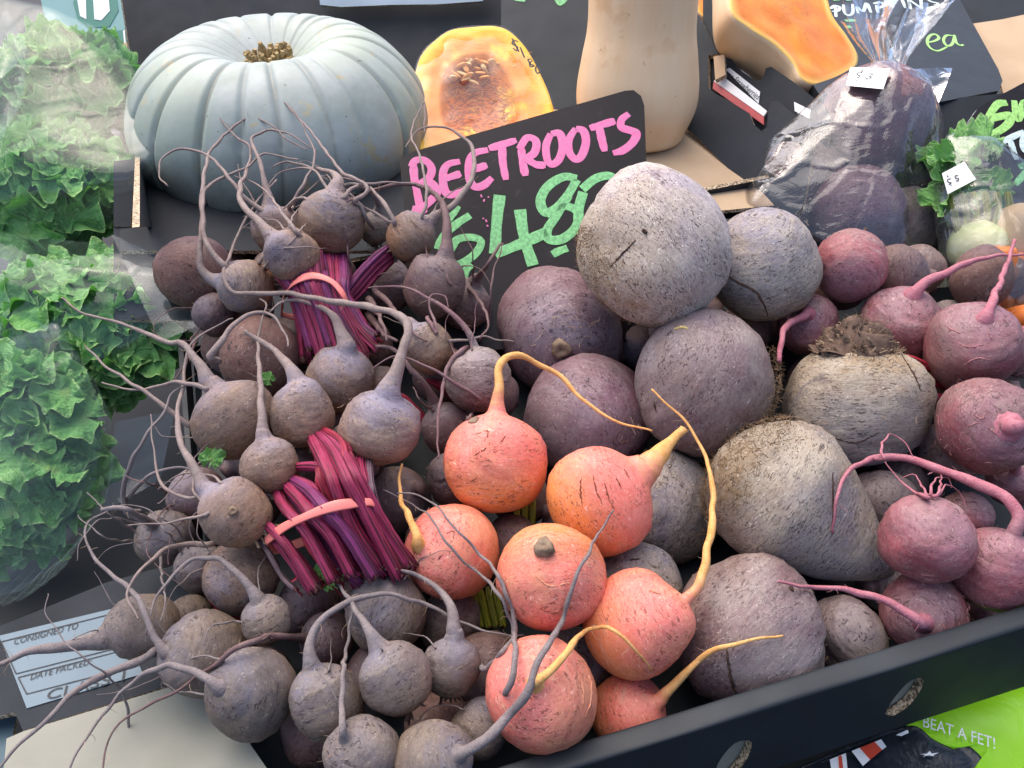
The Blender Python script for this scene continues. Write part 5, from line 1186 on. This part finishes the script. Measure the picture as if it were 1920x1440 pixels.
def lettuce(u, v, d, rx, ry, rz, n, label, size=44):
    c = P(u, v, d); k = d/F; rad = (rx*k, ry*k, rz*k); e = empty('lettuce', c-np.array([0, 0, ry*k])); tag(e, label, 'lettuce', 'bagged green lettuces')
    bmx = bmesh.new(); bmesh.ops.create_icosphere(bmx, subdivisions=4, radius=1.0); me = bpy.data.meshes.new('heart'); bmx.to_mesh(me); bmx.free(); me.materials.append(M_HEART)
    a = np.array([x.co for x in me.vertices]); a = a*(1+.07*WaveNoise(int(u), 5, 12)(a))[:, None]; w = c + np.outer(a[:, 0]*rad[0], RIGHT)*.72 + np.outer(a[:, 1]*rad[1], UP)*.72 - np.outer(a[:, 2]*rad[2], FWD)*.72
    me.vertices.foreach_set('co', w.ravel()); me.polygons.foreach_set('use_smooth', [True]*len(me.polygons)); obj('heart', me, e)
    for i, (q, p) in enumerate(ell_pts(c, rad, n)):
        if q[2] < -.35: continue
        for layer in (0, 1):
            nr = unit(RIGHT*q[0]/rx+UP*q[1]/ry-FWD*q[2]/rz); nz = unit(nr*(.8)+np.array([0, 0, .45])+rng.normal(size=3)*.38)
            yd = UP*.55+nr*.35+rng.normal(size=3)*.65; yd = unit(yd-nz*(yd @ nz)); xd = np.cross(yd, nz)
            s = size*k*(.5+.55*rng.random()); b = c+(p-c)*(.88 if layer == 0 else .70)+rng.normal(size=3)*.004 - yd*s*.45
            M = Matrix.Identity(4)
            for r in range(3): M[r][0], M[r][1], M[r][2], M[r][3] = xd[r]*s, yd[r]*s, nz[r]*s*1.1, b[r]
            obj('leaf', LEAVES[int(rng.integers(10))], e, M)
    return e
lettuce(122, 165, 1.09, 145, 112, 70, 74, 'topmost lettuce in the upper plastic bag, nearest the printed carton', 64)
lettuce(85, 350, 1.0, 135, 118, 70, 74, 'lettuce below the topmost one, left of the corner of the pumpkin box', 68)
lettuce(148, 612, .93, 190, 135, 80, 92, 'wide lettuce in the middle left, behind the long beetroot roots', 78)
lettuce(38, 850, .86, 140, 205, 80, 92, 'lowest lettuce at the left edge in the big plastic bag', 80)

def hull_bag(points, center, nu=150, nv=90, wr=.004, seed=1, freq=60, pleat=None):
    "plastic stretched round a set of points: rays from the centre meet the hull, then wrinkles"
    bmx = bmesh.new()
    for p in points: bmx.verts.new(tuple(p))
    bmesh.ops.convex_hull(bmx, input=bmx.verts[:]); bmesh.ops.triangulate(bmx, faces=bmx.faces[:]); bv = BVHTree.FromBMesh(bmx)
    V = []; c = Vector(tuple(center)); nz = WaveNoise(seed, freq, 16); nz2 = WaveNoise(seed+1, freq*3.2, 20)
    for i in range(nv):
        t = math.pi*(i+.35)/(nv-.3)
        for j in range(nu):
            a = 2*math.pi*j/nu; dr = RIGHT*math.sin(t)*math.cos(a)+UP*math.cos(t)-FWD*math.sin(t)*math.sin(a)
            h = bv.ray_cast(c, Vector(tuple(dr)))[0]
            V.append(np.array(h if h is not None else c))
    V = np.array(V).reshape(nv, nu, 3)
    for _ in range(3):
        S_ = V.copy(); S_[1:-1] = (V[1:-1]*4+V[:-2]+V[2:]+np.roll(V, 1, 1)[1:-1]+np.roll(V, -1, 1)[1:-1])/8; V = S_
    dirs = V-np.array(center); dist = np.linalg.norm(dirs, axis=2, keepdims=True); dirs = dirs/dist; flat = V.reshape(-1, 3)
    w = (1-np.abs(nz(flat)))*wr*.9 + np.abs(nz2(flat))*wr*.10
    if pleat is not None: w = w + pleat(flat)
    flat = flat + dirs.reshape(-1, 3)*(w[:, None]-wr*.4)
    Fs = [(i*nu+j, i*nu+(j+1) % nu, (i+1)*nu+(j+1) % nu, (i+1)*nu+j) for i in range(nv-1) for j in range(nu)]
    Fs += [tuple(reversed(range(nu))), tuple((nv-1)*nu+j for j in range(nu))]
    bmx.free()
    return flat, Fs
def ball(u, v, d, rx, ry, rz, n=60): return [p for _, p in ell_pts(P(u, v, d), (rx*d/F, ry*d/F, rz*d/F), n)]
def hit_mesh(V, Fs, u, v):
    bv = BVHTree.FromPolygons([tuple(x) for x in V], Fs); r = FWD + (u-W0/2)/F*RIGHT - (v-H0/2)/F*UP
    h = bv.ray_cast(Vector(tuple(CAM)), Vector(tuple(unit(r))))[0]
    return proj(np.array(h))[2] if h is not None else proj(min(V, key=lambda x: (proj(x)[0]-u)**2+(proj(x)[1]-v)**2))[2]
def sheet(name, pix, mat, parent, wr=.003, seed=1, nx=30, ny=30):
    "loose plastic: bilinear patch between four (u,v,d) corners, wrinkled"
    a, b, c, d = [P(*p) for p in pix]; V = []; n = unit(np.cross(b-a, d-a)); nz = WaveNoise(seed, 70, 14)
    for i in range(ny):
        for j in range(nx):
            s, t = j/(nx-1), i/(ny-1); p = (a*(1-s)+b*s)*(1-t)+(d*(1-s)+c*s)*t; V.append(p+n*wr*(nz(p)+.012/wr*math.sin(s*3.1)*math.sin(t*3.1)*.5))
    Fs = [(i*nx+j, i*nx+j+1, (i+1)*nx+j+1, (i+1)*nx+j) for i in range(ny-1) for j in range(nx-1)]
    return obj(name, mesh_from(name, np.array(V), Fs, mat), parent)
# upper lettuce bag
e = empty('plastic_bag', P(110, 440, 1.0)); tag(e, 'upper clear plastic bag round two lettuces, its corner reaching the grey pumpkin', 'plastic bag')
pts = ball(120, 165, 1.08, 158, 124, 100)+ball(85, 350, .99, 150, 128, 98)+[P(328, 262, .97), P(262, 330, .94), P(205, 330, .93), P(92, 5, 1.05), P(-60, -20, 1.05)]
V, Fs = hull_bag(pts, P(105, 255, 1.03), wr=.004, seed=41, freq=42); obj('film', mesh_from('film', V, Fs, M_BAGH), e)
sheet('folded_corner', [(-30, 60, .90), (14, 24, .92), (53, 88, .90), (-10, 150, .88)], M_BAGH, e, .004, 3); sheet('folded_corner', [(-30, 150, .885), (53, 90, .90), (40, 190, .89), (-30, 320, .88)], M_BAGH, e, .003, 5)
# lower lettuce bag
e = empty('plastic_bag', P(90, 1100, .82)); tag(e, 'lower clear plastic bag round two lettuces, its pleated end above the printed label', 'plastic bag')
pts = ball(145, 612, .93, 206, 148, 105)+[P(370, 520, .90), P(330, 470, .93), P(-60, 430, .95)]
V, Fs = hull_bag(pts, P(135, 600, .93), wr=.004, seed=61, freq=42); obj('film', mesh_from('film', V, Fs, M_BAGH), e)
pts = ball(38, 850, .855, 156, 218, 105)+[P(215, 880, .80), P(190, 960, .79), P(120, 1065, .76), P(40, 1130, .74), P(-60, 1150, .74), P(110, 590, .80), P(210, 780, .80)]
V, Fs = hull_bag(pts, P(40, 860, .845), wr=.004, seed=71, freq=42, pleat=lambda X: .0035*np.maximum(0, (H0/2-((X-CAM) @ UP)/((X-CAM) @ FWD)*F-980)/150)*np.sin(((X-CAM) @ RIGHT)*420+((X-CAM) @ UP)*500)); obj('film', mesh_from('film', V, Fs, M_BAGH), e)
sheet('loose_flap', [(215, 790, .79), (330, 770, .80), (300, 900, .79), (195, 960, .785)], M_BAGH, e, .003, 9)
sheet('loose_flap', [(210, 440, .90), (400, 520, .88), (390, 600, .86), (300, 640, .86)], M_BAGH, e, .003, 11)

# clear bag with large beetroots
BB = [(1642, 232, 108, 1.02, 'upper beetroot in the clear bag, under the three-dollar sticker'), (1490, 345, 92, 1.03, 'beetroot in the lower left of the clear bag'), (1610, 400, 88, .985, 'beetroot in the middle bottom of the clear bag'), (1700, 425, 72, 1.0, 'beetroot in the lower right of the clear bag'), (1575, 290, 80, 1.09, 'beetroot at the back of the clear bag, mostly hidden')]
for i, (u, v, R, d, lab) in enumerate(BB):
    Rm = R*d/F; o = obj('beetroot', bulb_mesh('beetroot', Rm, Rm*.98, Rm*.03, Rm*.01, BM['plum' if i in (0, 2) else 'purple'], 700+i*5, .035), None, frame_matrix(camvec(*rng.normal(size=3)), P(u, v, d))); tag(o, lab, 'beetroot', 'large beetroots in the clear bag')
e = empty('plastic_bag', P(1590, 500, 1.0)); tag(e, 'knotted clear plastic bag of large beetroots with a three-dollar sticker', 'plastic bag')
pts = sum([ball(u, v, d, R*1.03, R*1.03, R*1.03, 70) for u, v, R, d, _ in BB], [])+[P(1392, 378, 1.0), P(1452, 255, 1.0), P(1400, 385, .96), P(1665, 118, 1.03), P(1690, 118, 1.03), P(1768, 330, .97), P(1755, 250, .99), P(1740, 520, .95), P(1690, 530, .94), P(1560, 470, .93)]
def pl(X):
    q = X-CAM; v = H0/2-(q @ UP)/(q @ FWD)*F; u = W0/2+(q @ RIGHT)/(q @ FWD)*F
    return (.0009*np.sin((u-1640)/5.5+.01*v)+.0011*np.sin((u-1640)/9.3-.013*v))*np.clip((u-1600)/120, 0, 1)*np.clip((560-v)/300, 0, 1)
V, Fs = hull_bag(pts, P(1610, 320, 1.02), 220, 130, .005, 81, 38, pl); obj('film', mesh_from('film', V, Fs, M_BAG), e); BAGV, BAGF = V, Fs
d0 = hit_mesh(V, Fs, 1625, 150)
# gathered neck and the ruffled open end above the knot
nt_, ns_ = 34, 120; Vn = []; nb = P(1668, 128, 1.02); tipd = unit(P(1668, 30, 1.02)-nb); side = RIGHT; dep_ = np.cross(side, tipd)
for i in range(nt_):
    s = i/(nt_-1); rad = (26+42*math.sin(min(1, s*1.25)*1.7)*s**.6)*1.02/F
    for j in range(ns_):
        a = 2*math.pi*j/ns_; ruf = 1+(.10+.28*s)*math.sin(7*a+3*s)+(.05+.16*s)*math.sin(13*a+1.1+5*s)
        lean = side*.012*s*math.sin(2*a)
        Vn.append(nb + tipd*(s*105+10*s*math.sin(3*a+1)+6*s*math.sin(11*a))*1.02/F + (side*math.cos(a)+dep_*math.sin(a)*.7)*rad*ruf + lean)
Fn = [(i*ns_+j, i*ns_+(j+1) % ns_, (i+1)*ns_+(j+1) % ns_, (i+1)*ns_+j) for i in range(nt_-1) for j in range(ns_)]
obj('gathered_neck', mesh_from('gathered_neck', np.array(Vn), Fn, M_BAG, smooth=True), e)
sheet('loose_corner', [(1715, 128, 1.01), (1783, 130, 1.02), (1760, 195, 1.0), (1735, 190, 1.0)], M_BAG, e, .003, 15)
sheet('loose_corner', [(1690, 500, .95), (1770, 470, .96), (1790, 540, .93), (1690, 545, .92)], M_BAG, e, .004, 17)
def sticker(quad, V, Fs, parent, text, p0, p1, h):
    ds = [hit_mesh(V, Fs, u, v)-.001 for u, v in (quad[0], quad[1], quad[3])]; pln = Plane((*quad[0], ds[0]), (*quad[1], ds[1]), (*quad[3], ds[2]))
    s = px_slab('price_sticker', pln, quad, .0004, (M_PAPER,)*3, parent, off=.0055); return pln
pln = sticker([(1594, 126), (1669, 128), (1656, 167), (1586, 160)], V, Fs, e, '$3', 0, 0, 0)
z = lambda L: [(1500+a/4.571, b/4.571) for a, b in L]
glyph('handwriting', pln, [z([(545,612),(500,622),(495,640),(515,650),(500,662),(482,655)]), z([(535,598),(525,625)]), z([(482,688),(486,694)]), z([(560,640),(590,628),(622,635),(595,650),(612,662),(580,672),(558,660)])], 1.7, M_INK, e, off=.0060)

# vegetables in the five-dollar bag at the right edge
e = empty('plastic_bag', P(1850, 560, .88)); tag(e, 'clear bag of mixed vegetables with a five-dollar sticker at the right edge', 'plastic bag')
gl = empty('leafy_greens', P(1840, 420, .94)); tag(gl, 'bunched leafy greens in the five-dollar bag', 'greens')
for i in range(46):
    u, v = rng.uniform(1765, 1880), rng.uniform(265, 410); d = .925+.03*rng.random(); s = 40*d/F*(.6+.6*rng.random()); nz = unit(-FWD*.8+UP*.4+rng.normal(size=3)*.4); yd = unit(np.cross(nz, RIGHT)*1+rng.normal(size=3)*.5); yd = unit(yd-nz*(yd @ nz)); xd = np.cross(yd, nz); b = P(u, v, d); M = Matrix.Identity(4)
    for r in range(3): M[r][0], M[r][1], M[r][2], M[r][3] = xd[r]*s*.7, yd[r]*s*1.3, nz[r]*s, b[r]
    obj('leaf', LEAVES[i % 10], gl, M)
for i in range(6):
    stem([(1780+22*i, 360), (1790+20*i, 400), (1800+14*i, 450)], lambda u, v, t: .925, 9, M_STEMY, gl, 'stalk')
M_SWEDE = simple_mat('pale_green_skin', lin('b9c27a'), lin('d2cf9a'), 40, .5, .2); M_CARROT = simple_mat('carrot_skin', lin('d97a35'), lin('c4652a'), 50, .5, .4, 300); M_PARS = simple_mat('cream_skin', lin('d9b98a'), lin('c8a878'), 40, .55, .3)
def blob(name, u, v, d, prof, mat, axis, lab, cat):
    k = d/F; o = lathe(name, [(a*k, b*k) for a, b in prof], mat, None, frame_matrix(axis, P(u, v, d)), 40, .03, int(u)); tag(o, lab, cat)
blob('swede', 1832, 465, .93, [(-52, 4), (-48, 24), (-25, 46), (5, 52), (35, 42), (48, 18), (52, 5)], M_SWEDE, camvec(.1, .9, .3), 'pale green swede behind the carrots in the five-dollar bag', 'swede')
blob('carrot', 1862, 535, .885, [(-80, 8), (-74, 28), (-30, 36), (30, 36), (66, 32), (72, 20), (73, 5)], M_CARROT, camvec(-.05, .92, .3), 'thick orange carrot standing upright behind the scratched red beetroot', 'carrot')
blob('carrot', 1918, 540, .905, [(-80, 8), (-74, 26), (-30, 33), (30, 33), (60, 28), (64, 14), (65, 4)], M_CARROT, camvec(.1, .92, .3), 'orange carrot cut off by the right edge', 'carrot')
blob('carrot', 1905, 600, .84, [(-40, 6), (-34, 20), (10, 26), (36, 22), (42, 10), (43, 3)], M_CARROT, camvec(.5, .1, .8), 'carrot with its cut end facing out, above the scratched red beetroot', 'carrot')
blob('parsnip', 1912, 435, .925, [(-60, 20), (-40, 40), (0, 48), (30, 44), (48, 24), (52, 6)], M_PARS, camvec(.3, .85, .3), 'cream parsnip at the right edge above the carrots', 'parsnip')
pts = ball(1835, 340, .94, 82, 92, 50)+ball(1840, 480, .92, 80, 75, 55)+ball(1890, 540, .885, 60, 85, 50)+ball(1930, 430, .925, 60, 80, 50)+[P(1768, 245, .95), P(1790, 270, .94), P(1930, 400, .89)]
V, Fs = hull_bag(pts, P(1855, 430, .92), 120, 90, .004, 91, 48); obj('film', mesh_from('film', V, Fs, M_BAG), e)
pln = sticker([(1766, 325), (1808, 303), (1830, 336), (1777, 364)], V, Fs, e, '$5', 0, 0, 0)
z = lambda L: [(1680+a/3.06, 150+b/3.06) for a, b in L]
glyph('handwriting', pln, [z([(315,565),(296,572),(300,585),(316,590),(302,600)]), z([(292,548),(300,556)]), z([(314,602),(318,606)]), z([(358,545),(340,550),(342,562),(358,565),(354,578),(342,578)])], 1.7, M_INK, e, off=.0060)

# -- flap and printed label at the near left
M_LABEL = card_mat('pale_blue_label', lin('707f87'), lin('687780'), .6, .3)
lp = Plane((0, 1190, .735), (265, 1120, .745), (45, 1350, .665)); lb = empty('labelled_carton', lp.hit(120, 1400)); tag(lb, 'black carton with a consignment label, under the straggling roots at left', 'carton')
px_slab('end_panel', lp, [(-80, 1205), (60, 1150), (200, 1092), (350, 1050), (420, 1200), (400, 1262), (310, 1288), (43, 1370), (28, 1335), (-80, 1360)], .005, (M_BLACKM, M_TAN, M_CORR), lb)
px_slab('paper_label', lp, [(-2, 1192), (216, 1140), (268, 1263), (50, 1328)], .0006, (M_LABEL,)*3, lb, off=.0010)
def rule(a, b, w=2.0): return [[a, b]]
for a, b in (((2, 1203), (208, 1151)), ((2, 1203), (30, 1263)), ((30, 1263), (234, 1211)), ((208, 1151), (234, 1211)), ((34, 1270), (238, 1217)), ((34, 1270), (50, 1301)), ((50, 1301), (200, 1262))):
    V, Fs = stroke(lp, [a, b], 1.8, .0016, .00005); obj('ruled_line', mesh_from('ruled_line', V, Fs, M_INK, False), lb)
text_on('lettering', 'CONSIGNED TO', lp, (24, 1209), (145, 1178), 11, M_INK, lb, .0018); text_on('lettering', 'DATE PACKED:', lp, (55, 1275), (170, 1245), 11, M_INK, lb, .0018); text_on('lettering', 'CLASS 1', lp, (84, 1313), (232, 1275), 17, M_INK, lb, .0018)
fp = Plane((45, 1375, .655), (440, 1260, .665), (60, 1470, .615)); o = px_slab('carton_flap', fp, [(12, 1385), (44, 1371), (312, 1290), (455, 1232), (470, 1290), (462, 1385), (500, 1440), (520, 1520), (0, 1520)], .010, (M_WHITEC, M_TAN, M_CORR)); tag(o, 'pale grey-white cardboard flap in the near left corner', 'cardboard')
o = px_slab('blue_card', Plane((0, 1330, .70), (30, 1330, .70), (10, 1430, .66)), [(-60, 1300), (30, 1345), (20, 1400), (10, 1520), (-60, 1520)], .004, (card_mat('slate_blue_card', lin('4f646c'), lin('465a63'), .6, .3), M_TAN, M_CORR)); tag(o, 'narrow slate blue card edge at the far left of the flap', 'cardboard')

# -- green and flag-printed bags below the box, near right
m = NT('lime_plastic'); co = m.co(); nz_ = m.noise(co, 16, 4, .6, .6); m.bs(Base_Color=lin('8fd000'), Roughness=.38, Specular_IOR_Level=.4, Normal=m.bump(nz_, .5, .008)); M_LIMEB = m.m
m = NT('navy_plastic'); co = m.co(); nz_ = m.noise(co, 22, 4, .6, .6); m.bs(Base_Color=lin('101a26'), Roughness=.3, Specular_IOR_Level=.5, Normal=m.bump(nz_, .6, .008)); M_NAVY = m.m
gp = Plane((1700, 1400, .71), (1930, 1330, .735), (1800, 1500, .675))
def pad(name, plane, pix, mat, parent, h, seed):
    V, Fs, fm, att, _, _ = cut_solid(plane, pix, .01, lambda r: h*(1-r**4), seed=seed); nz = WaveNoise(seed, 45, 12); V = V+np.outer(.0025*nz(V), plane.n); return obj(name, mesh_from(name, V, Fs, mat), parent), V, Fs
lg = empty('lime_bag', gp.hit(1850, 1400)); tag(lg, 'lime green plastic bag with pale lettering below the black box', 'bag')
_, V, Fs = pad('film', gp, [(1690, 1350), (1800, 1300), (1960, 1230), (2060, 1300), (2060, 1520), (1900, 1520), (1815, 1470), (1840, 1425), (1815, 1398), (1790, 1402), (1745, 1390)], M_LIMEB, lg, .004, 5)
gp2 = Plane(*[(u, v, hit_mesh(V, Fs, u, v)) for u, v in ((1740, 1380), (1880, 1400), (1800, 1360))])
text_on('lettering', 'BEAT A FET!', gp2, (1729, 1362), (1866, 1404), 16, M_PAPER, lg, .0045, 10)
nb_ = empty('flag_bag', gp.hit(1650, 1450)); tag(nb_, 'glossy dark navy bag with red and white flag print below the box', 'bag')
_, V, Fs = pad('film', gp, [(1420, 1470), (1560, 1412), (1700, 1362), (1750, 1386), (1792, 1404), (1815, 1396), (1845, 1426), (1820, 1450), (1790, 1540), (1440, 1560)], M_NAVY, nb_, .002, 7)
gp3 = Plane(*[(u, v, hit_mesh(V, Fs, u, v)) for u, v in ((1580, 1432), (1700, 1400), (1640, 1438))])
m_ = NT('flag_red'); m_.bs(Base_Color=lin('c8442c'), Roughness=.35); M_FRED = m_.m
for q, mt in (([(1556, 1424), (1586, 1412), (1590, 1450), (1560, 1450)], M_PAPER), ([(1572, 1418), (1578, 1416), (1582, 1450), (1574, 1450)], M_FRED), ([(1597, 1408), (1612, 1402), (1632, 1424), (1618, 1436)], M_PAPER), ([(1612, 1402), (1640, 1391), (1654, 1406), (1632, 1424)], M_FRED), ([(1640, 1391), (1652, 1386), (1662, 1400), (1654, 1406)], M_PAPER), ([(1680, 1378), (1702, 1368), (1704, 1374), (1690, 1380)], M_PAPER)):
    px_slab('flag_print', gp3, q, .0003, (mt,)*3, nb_, off=.0042 if mt is M_PAPER else .0048)
st = [(1725, 1414), (1738, 1413), (1743, 1408), (1747, 1413), (1760, 1411), (1750, 1416), (1752, 1418), (1742, 1416), (1731, 1418), (1736, 1415)]
px_slab('printed_star', gp3, st, .0003, (M_PAPER,)*3, nb_, off=.0045)
# bits of torn leaf among the cut stems
for i, (u, v, s, mt) in enumerate(((578, 1085, 20, 'a'), (600, 1078, 20, 'b'), (655, 1085, 16, 'a'), (395, 862, 26, 'b'), (505, 712, 16, 'b'), (620, 1095, 20, 'a'))):
    d = front_of_heap(u, v, D(v)-.006, 3); sc = s*d/F; nz = unit(-FWD+rng.normal(size=3)*.4); yd = unit(np.cross(nz, RIGHT)+rng.normal(size=3)*.4); yd = unit(yd-nz*(yd @ nz)); xd = np.cross(yd, nz); b = P(u, v, d); M = Matrix.Identity(4)
    for r in range(3): M[r][0], M[r][1], M[r][2], M[r][3] = xd[r]*sc, yd[r]*sc, nz[r]*sc*1.5, b[r]
    o = obj('leaf_scrap', LEAVES[i], bm_ if u > 450 else THINGS['l15'][0], M)
